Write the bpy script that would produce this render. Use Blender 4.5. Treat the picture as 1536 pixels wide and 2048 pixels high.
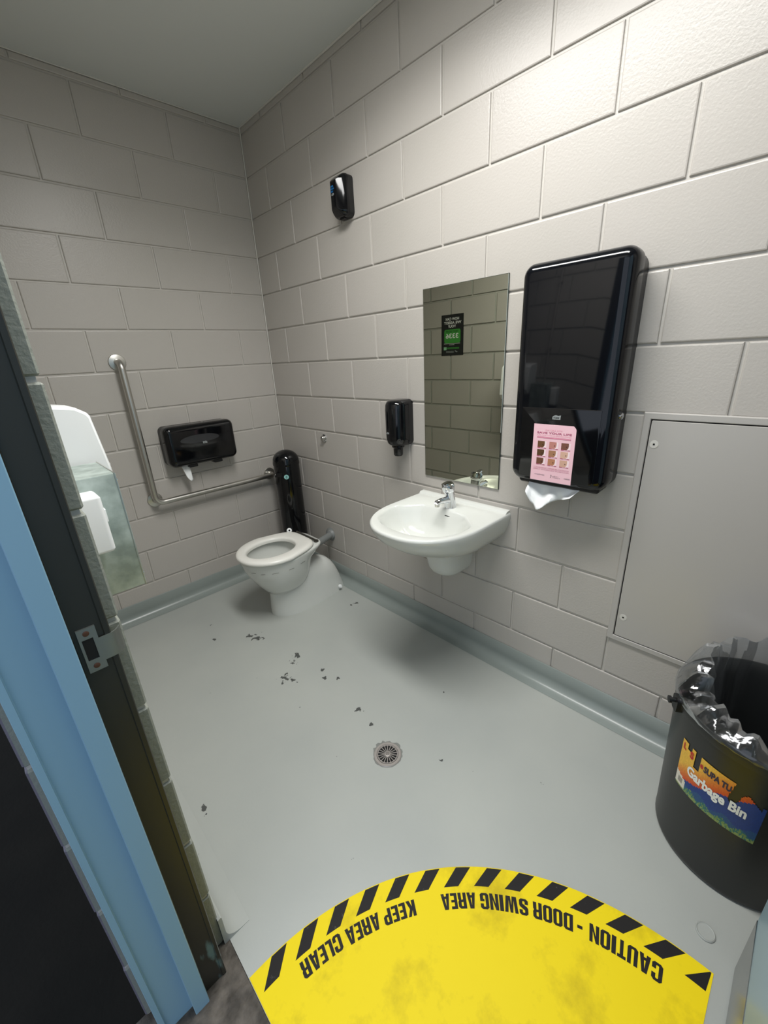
import bpy, bmesh, math, random
from mathutils import Vector, Matrix
random.seed(7)
S = bpy.context.scene
for o in list(bpy.data.objects): bpy.data.objects.remove(o)
COL = S.collection
PI = math.pi

# ------------------------------------------------------------------ camera
cd = bpy.data.cameras.new('camera'); cam = bpy.data.objects.new('camera', cd); COL.objects.link(cam)
right = Vector((0.71345852, -0.69898177, -0.04900435))
down = Vector((-0.27949508, -0.21975643, -0.93466016))
fwd = Vector((0.64254139, 0.68053773, -0.35214906))
m = Matrix.Identity(4)
for i in range(3):
    m[i][0] = right[i]; m[i][1] = -down[i]; m[i][2] = -fwd[i]
m.translation = Vector((-1.4914, -2.5842, 1.4051))
cam.matrix_world = m
cd.sensor_fit = 'HORIZONTAL'; cd.sensor_width = 36.0; cd.lens = 822.7 / 1536 * 36
cd.clip_start = 0.01; cd.clip_end = 100
S.camera = cam

# ------------------------------------------------------------------ world, lights, exposure
LX, LY, H = -.74, -1.80, 2.635
LIGHT_COL = (1.0, 0.99, 0.965)
LIGHT_WATTS = 25.5
ld = bpy.data.lights.new('batten_tubes', 'AREA'); ld.shape = 'RECTANGLE'; ld.size = .30; ld.size_y = 1.2
ld.energy = LIGHT_WATTS; ld.color = LIGHT_COL; ld.spread = math.radians(150)
lamp = bpy.data.objects.new('batten_tubes', ld); COL.objects.link(lamp); lamp.location = (LX, LY, H - .056)
W = bpy.data.worlds.new('world'); S.world = W; W.use_nodes = True
W.node_tree.nodes['Background'].inputs[0].default_value = (0.78, 0.86, 1.0, 1)
W.node_tree.nodes['Background'].inputs[1].default_value = 1.1
S.view_settings.view_transform = 'Standard'
try: S.view_settings.look = 'None'
except Exception: pass
S.view_settings.gamma = 1.0
S.view_settings.use_curve_mapping = False
S.view_settings.exposure = 0.0

# ------------------------------------------------------------------ helpers
def lin(c):
    c /= 255.0
    return c / 12.92 if c <= 0.04045 else ((c + 0.055) / 1.055) ** 2.4
def rgb(r, g, b): return (lin(r), lin(g), lin(b), 1)

def mat(name, col, rough=0.5, metal=0.0, bump=None, spec=0.5, coat=0.0, var=None, emit=None):
    """principled material; bump=(scale,strength,distance[,detail]), var=(scale, colour2, amount)"""
    M = bpy.data.materials.new(name); M.use_nodes = True
    N = M.node_tree.nodes; L = M.node_tree.links; b = N['Principled BSDF']
    b.inputs['Base Color'].default_value = col; b.inputs['Roughness'].default_value = rough
    b.inputs['Metallic'].default_value = metal; b.inputs['Specular IOR Level'].default_value = spec
    if coat: b.inputs['Coat Weight'].default_value = coat; b.inputs['Coat Roughness'].default_value = 0.05
    geo = None
    if bump or var: geo = N.new('ShaderNodeNewGeometry')
    if bump:
        n = N.new('ShaderNodeTexNoise'); n.inputs['Scale'].default_value = bump[0]
        n.inputs['Detail'].default_value = bump[3] if len(bump) > 3 else 3
        L.new(geo.outputs['Position'], n.inputs['Vector'])
        bp = N.new('ShaderNodeBump'); bp.inputs['Strength'].default_value = bump[1]; bp.inputs['Distance'].default_value = bump[2]
        L.new(n.outputs['Fac'], bp.inputs['Height']); L.new(bp.outputs['Normal'], b.inputs['Normal'])
    if var:
        n = N.new('ShaderNodeTexNoise'); n.inputs['Scale'].default_value = var[0]; n.inputs['Detail'].default_value = 4
        L.new(geo.outputs['Position'], n.inputs['Vector'])
        rp = N.new('ShaderNodeValToRGB'); rp.color_ramp.elements[0].position = 0.35; rp.color_ramp.elements[1].position = 0.7
        rp.color_ramp.elements[0].color = col; rp.color_ramp.elements[1].color = var[1]
        L.new(n.outputs['Fac'], rp.inputs['Fac']); L.new(rp.outputs['Color'], b.inputs['Base Color'])
    if emit:
        b.inputs['Emission Color'].default_value = (*emit[0], 1); b.inputs['Emission Strength'].default_value = emit[1]
    return M

class MB:
    def __init__(s): s.v = []; s.f = []; s.mi = []; s.m = 0
    def add(s, vs, fs):
        o = len(s.v); s.v += [tuple(x) for x in vs]
        for f in fs: s.f.append(tuple(i + o for i in f)); s.mi.append(s.m)
        return s
    def box(s, a, b):
        (x0, y0, z0), (x1, y1, z1) = [min(p, q) for p, q in zip(a, b)], [max(p, q) for p, q in zip(a, b)]
        return s.add([(x, y, z) for z in (z0, z1) for y in (y0, y1) for x in (x0, x1)],
                     [(0, 2, 3, 1), (4, 5, 7, 6), (0, 1, 5, 4), (2, 6, 7, 3), (0, 4, 6, 2), (1, 3, 7, 5)])
    def loft(s, secs, cap0=True, cap1=True, closed=True):
        n = len(secs[0]); vs = [p for q in secs for p in q]; fs = []
        for i in range(len(secs) - 1):
            for j in range(n if closed else n - 1):
                k = (j + 1) % n
                fs.append((i * n + j, i * n + k, (i + 1) * n + k, (i + 1) * n + j))
        if cap0: fs.append(tuple(range(n))[::-1])
        if cap1: fs.append(tuple((len(secs) - 1) * n + j for j in range(n)))
        return s.add(vs, fs)
    def tube(s, path, r, n=16, cap=True):
        P = [Vector(p) for p in path]; secs = []; up = None
        R = r if isinstance(r, (list, tuple)) else [r] * len(P)
        for i, p in enumerate(P):
            t = (P[min(i + 1, len(P) - 1)] - P[max(i - 1, 0)]).normalized()
            if up is None:
                up = Vector((0, 0, 1)) if abs(t.z) < 0.9 else Vector((1, 0, 0))
            a = (up - t * up.dot(t)).normalized(); up = a; b = t.cross(a)
            secs.append([p + (a * math.cos(2 * PI * j / n) + b * math.sin(2 * PI * j / n)) * R[i] for j in range(n)])
        return s.loft(secs, cap, cap)
    def lathe(s, prof, o=(0, 0, 0), ax=(0, 0, 1), n=32, cap=True):
        """prof = [(radius, height along axis)]"""
        a = Vector(ax).normalized(); u = a.orthogonal().normalized(); w = a.cross(u); o = Vector(o)
        secs = [[o + a * h + (u * math.cos(2 * PI * j / n) + w * math.sin(2 * PI * j / n)) * max(r, 1e-5) for j in range(n)] for r, h in prof]
        return s.loft(secs, cap, cap)
    def build(s, name, mats, parent=None, smooth=35, recalc=True):
        me = bpy.data.meshes.new(name); me.from_pydata(s.v, [], s.f)
        for mm in (mats if isinstance(mats, (list, tuple)) else [mats]): me.materials.append(mm)
        me.polygons.foreach_set('material_index', s.mi)
        if recalc:
            bm = bmesh.new(); bm.from_mesh(me); bmesh.ops.recalc_face_normals(bm, faces=bm.faces); bm.to_mesh(me); bm.free()
        if smooth:
            me.polygons.foreach_set('use_smooth', [True] * len(me.polygons))
            me.set_sharp_from_angle(angle=math.radians(smooth))
        me.update()
        return link(name, me, parent)

def link(name, me, parent=None):
    o = bpy.data.objects.new(name, me); COL.objects.link(o)
    if parent: o.parent = parent
    return o
def struct(o, label=None):
    o['kind'] = 'structure'
    if label: o['label'] = label
    return o
def empty(name, loc):
    o = bpy.data.objects.new(name, None); o.empty_display_size = 0.05; COL.objects.link(o); o.location = loc
    return o
def thing(name, label, cat, group=None):
    """an Empty at the world origin frame is avoided: parts carry world coordinates, so parent with an inverse"""
    o = bpy.data.objects.new(name, None); o.empty_display_size = 0.05; COL.objects.link(o)
    o['label'] = label; o['category'] = cat
    if group: o['group'] = group
    return o
def settle(o, loc):
    """move a thing's Empty to its base while its parts stay where they were built"""
    loc = Vector(loc); o.location = loc
    for c in o.children: c.location = c.location - loc
    return o
def tag(o, label, cat, group=None):
    o['label'] = label; o['category'] = cat
    if group: o['group'] = group
    return o

def rrect(cu, cv, w, h, r, n=5):
    """rounded rectangle outline; r one radius or (bl, br, tr, tl)"""
    R = r if isinstance(r, (list, tuple)) else (r,) * 4
    R = [max(1e-4, min(x, w / 2 - 1e-4, h / 2 - 1e-4)) for x in R]
    out = []
    for (sx, sy, a0, rr) in ((-1, -1, PI, R[0]), (1, -1, 1.5 * PI, R[1]), (1, 1, 0, R[2]), (-1, 1, .5 * PI, R[3])):
        ox = cu + sx * (w / 2 - rr); oy = cv + sy * (h / 2 - rr)
        for i in range(n + 1):
            a = a0 + .5 * PI * i / n
            out.append((ox + rr * math.cos(a), oy + rr * math.sin(a)))
    return out
# wall frames: (along, height, out of the wall) -> world
XL = -1.41                                        # room face of the left wall
def Rw(s, z, d): return (-d, -s, z)               # right wall, s runs from the corner towards the camera
def Bw(t, z, d): return (-t, -d, z)               # back wall, t runs from the corner to the left
def Lw(s, z, d): return (XL + d, -s, z)           # left wall
def pillow(mb, fr, cu, cv, w, h, r, levels, n=6, cap0=True, cap1=True):
    """stack of rounded rectangles; levels = [(out, inset)] or (out, inset, dv)"""
    secs = []
    for l in levels:
        d, i = l[0], l[1]; dv = l[2] if len(l) > 2 else 0
        rr = [max(x - i, 0.002) for x in r] if isinstance(r, (tuple, list)) else max(r - i, 0.002)
        secs.append([fr(u, v, d) for u, v in rrect(cu, cv + dv, w - 2 * i, h - 2 * i, rr, n)])
    return mb.loft(secs, cap0, cap1)
def rnd(d0, d1, e, n=4):
    """levels from depth d0 to d1 with a rounded front edge of radius e"""
    return [(d0, 0)] + [(d1 - e + e * math.sin(.5 * PI * i / n), e - e * math.cos(.5 * PI * i / n)) for i in range(n + 1)]

_tc = {}
def text_geo(body, bold=0.0, font=None):
    """flat glyph geometry of a line of text: verts (u,v), faces, bounding box"""
    key = (body, bold)
    if key in _tc: return _tc[key]
    c = bpy.data.curves.new('txt', 'FONT'); c.body = body; c.offset = bold; c.resolution_u = 4; c.fill_mode = 'FRONT'
    o = bpy.data.objects.new('txt', c); COL.objects.link(o)
    bpy.context.view_layer.update()
    me = bpy.data.meshes.new_from_object(o.evaluated_get(bpy.context.evaluated_depsgraph_get()))
    V = [(v.co.x, v.co.y) for v in me.vertices]; F = [tuple(p.vertices) for p in me.polygons]
    bpy.data.objects.remove(o); bpy.data.curves.remove(c); bpy.data.meshes.remove(me)
    us = [v[0] for v in V]; vs = [v[1] for v in V]
    _tc[key] = (V, F, (min(us), max(us), min(vs), max(vs)))
    return _tc[key]
def put_text(mb, body, fn, u0, u1, v0, v1, bold=0.0, thick=0.0):
    """fit the text into the box u0..u1 x v0..v1, mapped to the world by fn(u, v)"""
    V, F, (a, b, c, d) = text_geo(body, bold)
    vs = [fn(u0 + (x - a) / (b - a) * (u1 - u0), v0 + (y - c) / (d - c) * (v1 - v0)) for x, y in V]
    return mb.add(vs, F)

# ------------------------------------------------------------------ materials
M_block = mat('painted_block', rgb(183, 178, 172), 0.34, bump=(135, 0.34, 0.0020, 5), var=(1.1, rgb(177, 173, 166), 1))
M_mortar = mat('painted_mortar', rgb(190, 186, 179), 0.40, bump=(140, 0.4, 0.0015))
M_rough = mat('rough_block', rgb(138, 141, 132), 0.6, bump=(120, 0.5, 0.003, 6))
M_outblock = mat('outer_block', rgb(100, 98, 110), 0.6, bump=(90, 0.6, 0.003, 5))
M_ceil = mat('ceiling_paint', rgb(212, 215, 212), 0.7, bump=(60, 0.06, 0.001))
M_drain = mat('drain_metal', rgb(176, 170, 165), 0.35, metal=0.45)
M_bead = mat('sealant', rgb(205, 203, 196), 0.5)
M_porc = mat('porcelain', rgb(212, 214, 209), 0.12, coat=0.2)
M_seat = mat('seat_plastic', rgb(230, 229, 222), 0.28)
M_black = mat('black_plastic', rgb(7, 8, 11), 0.08, spec=0.5)
M_blackm = mat('black_plastic_matt', rgb(17, 17, 18), 0.38)
M_blackwin = mat('smoked_window', rgb(8, 10, 15), 0.05, spec=0.42)
M_grey = mat('grey_print', rgb(150, 155, 155), 0.4)
M_white = mat('white_plastic', rgb(236, 238, 238), 0.35)
M_chrome = mat('chrome', rgb(215, 217, 220), 0.06, metal=1)
M_steel = mat('brushed_steel', rgb(200, 198, 192), 0.32, metal=1, bump=(400, 0.05, 0.0004))
M_galv = mat('galvanised', rgb(146, 158, 152), 0.5, metal=0.35, var=(22, rgb(186, 198, 192), 1))
M_paper = mat('paper', rgb(238, 240, 240), 0.8)
M_pipe = mat('grey_pipe', rgb(128, 131, 130), 0.45)
M_blue = mat('blue_frame', rgb(134, 172, 194), 0.42, bump=(70, 0.05, 0.001))
M_bluedoor = mat('blue_door', rgb(150, 178, 195), 0.3, bump=(70, 0.04, 0.001))
M_kick = mat('kick_plate', rgb(150, 150, 148), 0.22, metal=1, bump=(300, 0.06, 0.0004))
M_bin = mat('bin_plastic', rgb(34, 35, 34), 0.34, bump=(200, 0.05, 0.0004))
M_dark = mat('dark_void', rgb(5, 4, 4), 0.8)
M_cove = mat('cove_paint_shaded', rgb(142, 150, 146), 0.30, bump=(80, 0.1, 0.001), var=(2.2, rgb(134, 142, 138), 1))  # floor paint made darker: shade on the upright band is in the colour
M_panel = mat('panel_paint', rgb(176, 173, 168), 0.3, bump=(220, 0.12, 0.0006))
M_pink = mat('pink_paper', rgb(240, 196, 206), 0.6)
M_pinkink = mat('pink_ink', rgb(176, 84, 116), 0.6)
M_pinklt = mat('pale_pink_ink', rgb(226, 150, 172), 0.6)
M_green = mat('green_print', rgb(64, 152, 60), 0.5)
M_lightgreen = mat('pale_green_print', rgb(150, 205, 165), 0.5)
M_dkgreen = mat('dark_green_print', rgb(22, 72, 24), 0.5)
M_whiteink = mat('white_print', rgb(240, 242, 240), 0.5)
M_yellow = None

def mirror_mat():
    M = mat('mirror_silver', (0.60, 0.62, 0.52, 1), 0.0, metal=1); return M
M_mirror = mirror_mat()
M_edge = mat('mirror_edge', rgb(60, 70, 62), 0.3)

def floor_mat():
    M = mat('floor_paint', rgb(172, 174, 168), 0.34, bump=(110, 0.16, 0.0012, 4))
    N = M.node_tree.nodes; L = M.node_tree.links; b = N['Principled BSDF']
    g = N.new('ShaderNodeNewGeometry')
    n1 = N.new('ShaderNodeTexNoise'); n1.inputs['Scale'].default_value = 1.6; n1.inputs['Detail'].default_value = 5
    L.new(g.outputs['Position'], n1.inputs['Vector'])
    r1 = N.new('ShaderNodeValToRGB'); r1.color_ramp.elements[0].position = .3; r1.color_ramp.elements[1].position = .72
    r1.color_ramp.elements[0].color = rgb(164, 168, 164); r1.color_ramp.elements[1].color = rgb(177, 180, 174)
    L.new(n1.outputs['Fac'], r1.inputs['Fac'])
    # paint chips at known spots, broken up by noise
    n2 = N.new('ShaderNodeTexNoise'); n2.inputs['Scale'].default_value = 46; n2.inputs['Detail'].default_value = 4
    L.new(g.outputs['Position'], n2.inputs['Vector'])
    acc = None
    for (x, y, r) in ((-.75, -.67, .035), (-.73, -.72, .05), (-.66, -1.0, .04), (-.70, -1.03, .03), (-.79, -1.1, .045), (-.77, -1.14, .03), (-.66, -1.24, .018),
                      (-.62, -1.28, .02), (-.55, -1.36, .014), (-.69, -1.59, .02), (-.67, -1.5, .028), (-1.31, -1.42, .024), (-1.32, -1.45, .014), (-.15, -.87, .03), (-.18, -.86, .014),
                      (-.64, -1.18, .022), (-.9, -.55, .02), (-.86, -.40, .014), (-.62, -1.9, .01), (-.35, -1.7, .008), (-.45, -2.2, .012), (-.84, -1.3, .016)):
        d = N.new('ShaderNodeVectorMath'); d.operation = 'DISTANCE'; d.inputs[1].default_value = (x, y, 0)
        L.new(g.outputs['Position'], d.inputs[0])
        mr = N.new('ShaderNodeMapRange'); mr.inputs[1].default_value = 0; mr.inputs[2].default_value = r * 1.25; mr.inputs[3].default_value = 1; mr.inputs[4].default_value = 0
        L.new(d.outputs['Value'], mr.inputs[0])
        if acc is None: acc = mr.outputs[0]
        else:
            mx = N.new('ShaderNodeMath'); mx.operation = 'MAXIMUM'; L.new(acc, mx.inputs[0]); L.new(mr.outputs[0], mx.inputs[1]); acc = mx.outputs[0]
    ml = N.new('ShaderNodeMath'); ml.operation = 'MULTIPLY_ADD'; ml.inputs[1].default_value = 0.36; L.new(acc, ml.inputs[0]); L.new(n2.outputs['Fac'], ml.inputs[2])
    st = N.new('ShaderNodeMapRange'); st.inputs[1].default_value = .765; st.inputs[2].default_value = .785; L.new(ml.outputs[0], st.inputs[0])
    mixc = N.new('ShaderNodeMix'); mixc.data_type = 'RGBA'
    L.new(st.outputs[0], mixc.inputs['Factor']); L.new(r1.outputs['Color'], mixc.inputs[6]); mixc.inputs[7].default_value = rgb(78, 80, 78)
    L.new(mixc.outputs[2], b.inputs['Base Color'])
    return M
M_floor = floor_mat()
M_bare = mat('bare_concrete', rgb(58, 53, 46), 0.7, bump=(45, 0.9, 0.006, 7), var=(26, rgb(104, 97, 88), 1))
M_outfloor = mat('dimmed_asphalt', rgb(23, 23, 20), 0.9, spec=0.2, bump=(90, 0.5, 0.002, 6), var=(5, rgb(30, 29, 25), 1))  # dark ground, darkened further so the colour carries the dimness outside

def dark_frame_mat():
    M = mat('charcoal_frame', rgb(47, 50, 46), 0.34, bump=(40, 0.1, 0.001))
    N = M.node_tree.nodes; L = M.node_tree.links; b = N['Principled BSDF']
    g = N.new('ShaderNodeNewGeometry'); sp = N.new('ShaderNodeSeparateXYZ'); L.new(g.outputs['Position'], sp.inputs[0])
    n = N.new('ShaderNodeTexNoise'); n.inputs['Scale'].default_value = 22; n.inputs['Detail'].default_value = 5
    mp = N.new('ShaderNodeMapping'); mp.inputs['Scale'].default_value = (1, 1, 0.25); L.new(g.outputs['Position'], mp.inputs[0]); L.new(mp.outputs[0], n.inputs['Vector'])
    z = N.new('ShaderNodeMapRange'); z.inputs[1].default_value = .04; z.inputs[2].default_value = .36; z.inputs[3].default_value = .16; z.inputs[4].default_value = 0
    L.new(sp.outputs['Z'], z.inputs[0])
    a = N.new('ShaderNodeMath'); a.operation = 'ADD'; L.new(n.outputs['Fac'], a.inputs[0]); L.new(z.outputs[0], a.inputs[1])
    s = N.new('ShaderNodeMapRange'); s.inputs[1].default_value = .70; s.inputs[2].default_value = .76; L.new(a.outputs[0], s.inputs[0])
    mx = N.new('ShaderNodeMix'); mx.data_type = 'RGBA'; L.new(s.outputs[0], mx.inputs['Factor'])
    mx.inputs[6].default_value = rgb(41, 40, 34); mx.inputs[7].default_value = rgb(88, 112, 112)
    L.new(mx.outputs[2], b.inputs['Base Color'])
    return M
M_darkframe = dark_frame_mat()

def dirty(name, c0, c1, scale, lo, hi, rough):
    """painted sheet with dirt: two noise layers"""
    M = mat(name, c0, rough, bump=(150, 0.1, 0.0006), spec=.3)
    N = M.node_tree.nodes; L = M.node_tree.links; b = N['Principled BSDF']
    g = N.new('ShaderNodeNewGeometry')
    n = N.new('ShaderNodeTexNoise'); n.inputs['Scale'].default_value = scale; n.inputs['Detail'].default_value = 6; n.inputs['Roughness'].default_value = .65
    L.new(g.outputs['Position'], n.inputs['Vector'])
    r = N.new('ShaderNodeValToRGB'); r.color_ramp.elements[0].position = lo; r.color_ramp.elements[1].position = hi
    r.color_ramp.elements[0].color = c0; r.color_ramp.elements[1].color = c1
    L.new(n.outputs['Fac'], r.inputs['Fac']); L.new(r.outputs['Color'], b.inputs['Base Color'])
    return M
M_yellow = dirty('yellow_vinyl', rgb(240, 214, 0), rgb(186, 162, 2), 6.5, .52, .80, .6)
M_stripe = dirty('black_vinyl', rgb(24, 22, 22), rgb(92, 90, 86), 60, .64, .76, .62)

def vcol_mat(name, rough):
    M = mat(name, (1, 1, 1, 1), rough); N = M.node_tree.nodes; L = M.node_tree.links
    a = N.new('ShaderNodeVertexColor'); a.layer_name = 'print'
    L.new(a.outputs['Color'], N['Principled BSDF'].inputs['Base Color']); return M
M_print = vcol_mat('printed_label', 0.45)

def bag_mat():
    M = bpy.data.materials.new('clear_plastic_bag'); M.use_nodes = True
    N = M.node_tree.nodes; L = M.node_tree.links; N.remove(N['Principled BSDF'])
    out = N['Material Output']
    t = N.new('ShaderNodeBsdfTransparent'); t.inputs[0].default_value = (.88, .90, .92, 1)
    gl = N.new('ShaderNodeBsdfGlossy'); gl.inputs['Roughness'].default_value = .10; gl.inputs['Color'].default_value = (.9, .92, .95, 1)
    df = N.new('ShaderNodeBsdfTranslucent'); df.inputs[0].default_value = (.75, .78, .8, 1)
    g = N.new('ShaderNodeNewGeometry'); n = N.new('ShaderNodeTexNoise'); n.inputs['Scale'].default_value = 22; n.inputs['Detail'].default_value = 3
    L.new(g.outputs['Position'], n.inputs['Vector'])
    bp = N.new('ShaderNodeBump'); bp.inputs['Strength'].default_value = .45; bp.inputs['Distance'].default_value = .006; L.new(n.outputs['Fac'], bp.inputs['Height'])
    L.new(bp.outputs['Normal'], gl.inputs['Normal'])
    lw = N.new('ShaderNodeLayerWeight'); lw.inputs['Blend'].default_value = .28
    m1 = N.new('ShaderNodeMixShader'); m1.inputs[0].default_value = .17; L.new(t.outputs[0], m1.inputs[1]); L.new(df.outputs[0], m1.inputs[2])
    m2 = N.new('ShaderNodeMixShader'); mr = N.new('ShaderNodeMapRange'); mr.inputs[3].default_value = .05; mr.inputs[4].default_value = .55
    L.new(lw.outputs['Fresnel'], mr.inputs[0]); L.new(mr.outputs[0], m2.inputs[0])
    L.new(m1.outputs[0], m2.inputs[1]); L.new(gl.outputs[0], m2.inputs[2]); L.new(m2.outputs[0], out.inputs['Surface'])
    return M
M_bag = bag_mat()

# ------------------------------------------------------------------ room shell
H = 2.635; YF = -3.06
def slab(name, a, b, m_, label=None): return struct(MB().box(a, b).build(name, m_, smooth=0), label)
floor = slab('floor', (-1.40, 0.0, -0.12), (0.0, YF, 0.0), M_floor, 'grey painted concrete floor with worn chips')
MB().box((-1.401, -1.80, -0.12), (-1.66, -2.80, -0.001)).build('threshold', M_bare, floor, smooth=0)
slab('floor_outside', (-1.598, 1.5, -0.12), (-6.0, -6.0, -0.004), M_outfloor, 'dark floor outside the doorway, its dimness put into the colour')
slab('ceiling', (-1.60, 0.19, H), (0.19, YF - .1, H + .1), M_ceil, 'pale grey smooth ceiling')

_blocks = {}
def block_mesh(w, h, d, e):
    """front-facing bevelled block face; local u = width, v = height, w = out; two bevel steps"""
    k = ('f', round(w, 3), round(h, 3), round(d, 4))
    if k not in _blocks:
        mb = MB()
        lev = [(-.03, 0), (d - e, 0), (d - e * .3, e * .35), (d, e * 1.2)]
        secs = [[(u, v, q) for u, v in ((i, i), (w - i, i), (w - i, h - i), (i, h - i))] for q, i in lev]
        mb.loft(secs, False, True)
        me = bpy.data.meshes.new('block'); me.from_pydata(mb.v, [], mb.f); me.materials.append(M_block)
        bm = bmesh.new(); bm.from_mesh(me); bmesh.ops.recalc_face_normals(bm, faces=bm.faces)
        if sum(f.normal.z for f in bm.faces) < 0: bmesh.ops.reverse_faces(bm, faces=bm.faces)
        bm.to_mesh(me); bm.free()
        me.polygons.foreach_set('use_smooth', [True] * len(me.polygons)); me.set_sharp_from_angle(angle=math.radians(8))
        _blocks[k] = me
    return _blocks[k]
J = 0.004                                           # half joint
def courses(parent, basis, length, odd0, even0, zmax, skip=None):
    """lay blocks as child objects; basis = matrix taking (u,v,w) at wall origin to world"""
    k = 0
    while 0.2 * k < zmax - .012:
        z0 = 0.2 * k; z1 = min(z0 + 0.2, zmax)
        first = odd0 if k % 2 else even0
        edges = [0.0] + [first + .4 * i for i in range(20) if 0.02 < first + .4 * i < length - .02] + [length]
        for a, b in zip(edges[:-1], edges[1:]):
            if skip and skip(a, b, z0, z1): continue
            o = link('block', block_mesh(b - a - 2 * J, z1 - z0 - 2 * J, 0.006, 0.0034), parent)
            tw = random.uniform(-.0012, .0012); tl = random.uniform(-.0008, .0008)
            o.matrix_local = basis @ Matrix.Translation((a + J, z0 + J, 0.0)) @ Matrix.Rotation(tw, 4, 'Y') @ Matrix.Rotation(tl, 4, 'X')
        k += 1
# right wall: mortar plane 4 mm behind the block faces
wr = slab('wall_right', (0.006, 0.19, -0.12), (0.19, YF - .1, H + .05), M_mortar, 'grey painted block wall with the basin and mirror')
B_r = Matrix(((0, 0, -1, 0.006), (-1, 0, 0, 0), (0, 1, 0, 0), (0, 0, 0, 1)))     # u -> -y, v -> z, w -> -x
courses(wr, B_r, 3.06, .2161, .0178, H)
wb = slab('wall_back', (-1.60, 0.006, -0.12), (0.0059, 0.19, H + .05), M_mortar, 'grey painted block wall behind the toilet')
B_b = Matrix(((-1, 0, 0, 0), (0, 0, -1, 0.006), (0, 1, 0, 0), (0, 0, 0, 1)))     # u -> -x, v -> z, w -> -y
courses(wb, B_b, 1.40, .1988, .4025, H)
# left wall: full-thickness blocks, doorway between y = -1.81 and y = -2.80
mb = MB()
mb.box((XL - .006, 0.0, -.12), (-1.594, -1.804, H + .05)); mb.box((XL - .006, -2.806, -.12), (-1.594, YF - .1, H + .05)); mb.box((XL - .006, -1.804, 2.17), (-1.594, -2.806, H + .05))
wl = struct(mb.build('wall_left', M_mortar, smooth=0), 'grey painted block wall with the doorway')
_fb = {}
def full_block(w, h):
    k = (round(w, 3), round(h, 3))
    if k not in _fb:
        bm = bmesh.new(); bmesh.ops.create_cube(bm, size=1)
        for v in bm.verts: v.co = Vector(((v.co.x + .5) * .188, -(v.co.y + .5) * w, (v.co.z + .5) * h))
        bmesh.ops.recalc_face_normals(bm, faces=bm.faces)
        bmesh.ops.bevel(bm, geom=bm.edges[:], offset=.0035, segments=1, affect='EDGES')
        bmesh.ops.recalc_face_normals(bm, faces=bm.faces)
        me = bpy.data.meshes.new('block'); bm.to_mesh(me); bm.free()
        for q in (M_block, M_rough, M_outblock): me.materials.append(q)
        for p in me.polygons:
            n = p.normal; c = p.center
            p.material_index = 0 if n.x > .9 else (2 if c.x < .06 else 1)
        me.polygons.foreach_set('use_smooth', [True] * len(me.polygons)); me.set_sharp_from_angle(angle=math.radians(8))
        _fb[k] = me
    return _fb[k]
def lay_left(s0, s1, zlo, first):
    k = int(round(zlo / .2))
    while .2 * k < H - .012:
        z0 = .2 * k; z1 = min(z0 + .2, H)
        f = first[k % 2]; edges = [s0] + [f + .4 * i for i in range(12) if s0 + .03 < f + .4 * i < s1 - .03] + [s1]
        for a, b in zip(edges[:-1], edges[1:]):
            o = link('block', full_block(b - a - 2 * J, z1 - z0 - 2 * J), wl)
            o.location = (XL - .188 + random.uniform(-.0008, .0008), -(a + J), z0 + J)
        k += 1
lay_left(0.0, 1.812, 0, (.41, .205)); lay_left(2.80, 3.06, 0, (2.81, 2.605)); lay_left(1.812, 2.80, 2.2, (.41, .205))
slab('wall_front', (-1.60, YF, -.12), (0.0, YF - .1, H + .05), M_block, 'grey painted wall behind the open door')

# coved floor paint running up the walls
def cove(name, fr, s0, s1, top=0.100, m_=None):
    prof = [(0.004, top + .004), (0.007, top), (0.007, 0.046)]
    r = .038
    for i in range(9):
        a = .5 * PI * i / 8
        prof.append((0.007 + r - r * math.cos(a), 0.0405 - r * math.sin(a)))
    prof.append((0.066, 0.0008)); prof.append((-0.003, -0.003)); prof.append((-.003, top))
    n = 12
    mb = MB(); mb.loft([[fr(s0 + (s1 - s0) * i / n, z + (random.uniform(-.0015, .0015) if j < 2 else 0), d) for j, (d, z) in enumerate(prof)] for i in range(n + 1)])
    return struct(mb.build(name, m_ or M_cove, smooth=50))
cove('baseboard_right', Rw, 0.0, 3.06); cove('baseboard_back', Bw, 0.0, 1.41); cove('baseboard_left', Lw, 0.0, 1.815, m_=M_floor)
# sealant beads at the ceiling and in the corner
mb = MB(); mb.tube([(-.002, -.002, .1), (-.002, -.002, H)], .004, 8); mb.tube([(-.002, 0, H - .002), (-.002, YF, H - .002)], .0045, 8); mb.tube([(-.002, -.002, H - .002), (-1.41, -.002, H - .002)], .003, 8)
struct(mb.build('trim_2', M_bead), 'pale sealant bead along the ceiling and the corner')

# ------------------------------------------------------------------ doorway: pressed steel frame, strike plate, open door
prof = [(-1.433, -1.816), (-1.433, -1.866), (-1.4345, -1.868), (-1.4415, -1.868), (-1.443, -1.866), (-1.4815, -1.866), (-1.483, -1.868), (-1.483, -1.8855), (-1.4845, -1.887),
        (-1.5135, -1.887), (-1.515, -1.8855), (-1.515, -1.868), (-1.516, -1.866), (-1.568, -1.866), (-1.5695, -1.868), (-1.5695, -1.872), (-1.579, -1.872), (-1.580, -1.8705), (-1.580, -1.816)]
mb = MB(); n = len(prof)
rows = [[(x, y, z) for x, y in prof] for z in (-.02, .5, 1.2, 2.13)]
for i in range(3):
    for j in range(n - 1):
        mb.m = 1 if j < 6 else 0
        mb.add([rows[i][j], rows[i][j + 1], rows[i + 1][j + 1], rows[i + 1][j]], [(0, 1, 2, 3)])
yj = -4.606                                          # hinge jamb: the same profile mirrored about the opening's middle
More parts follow.
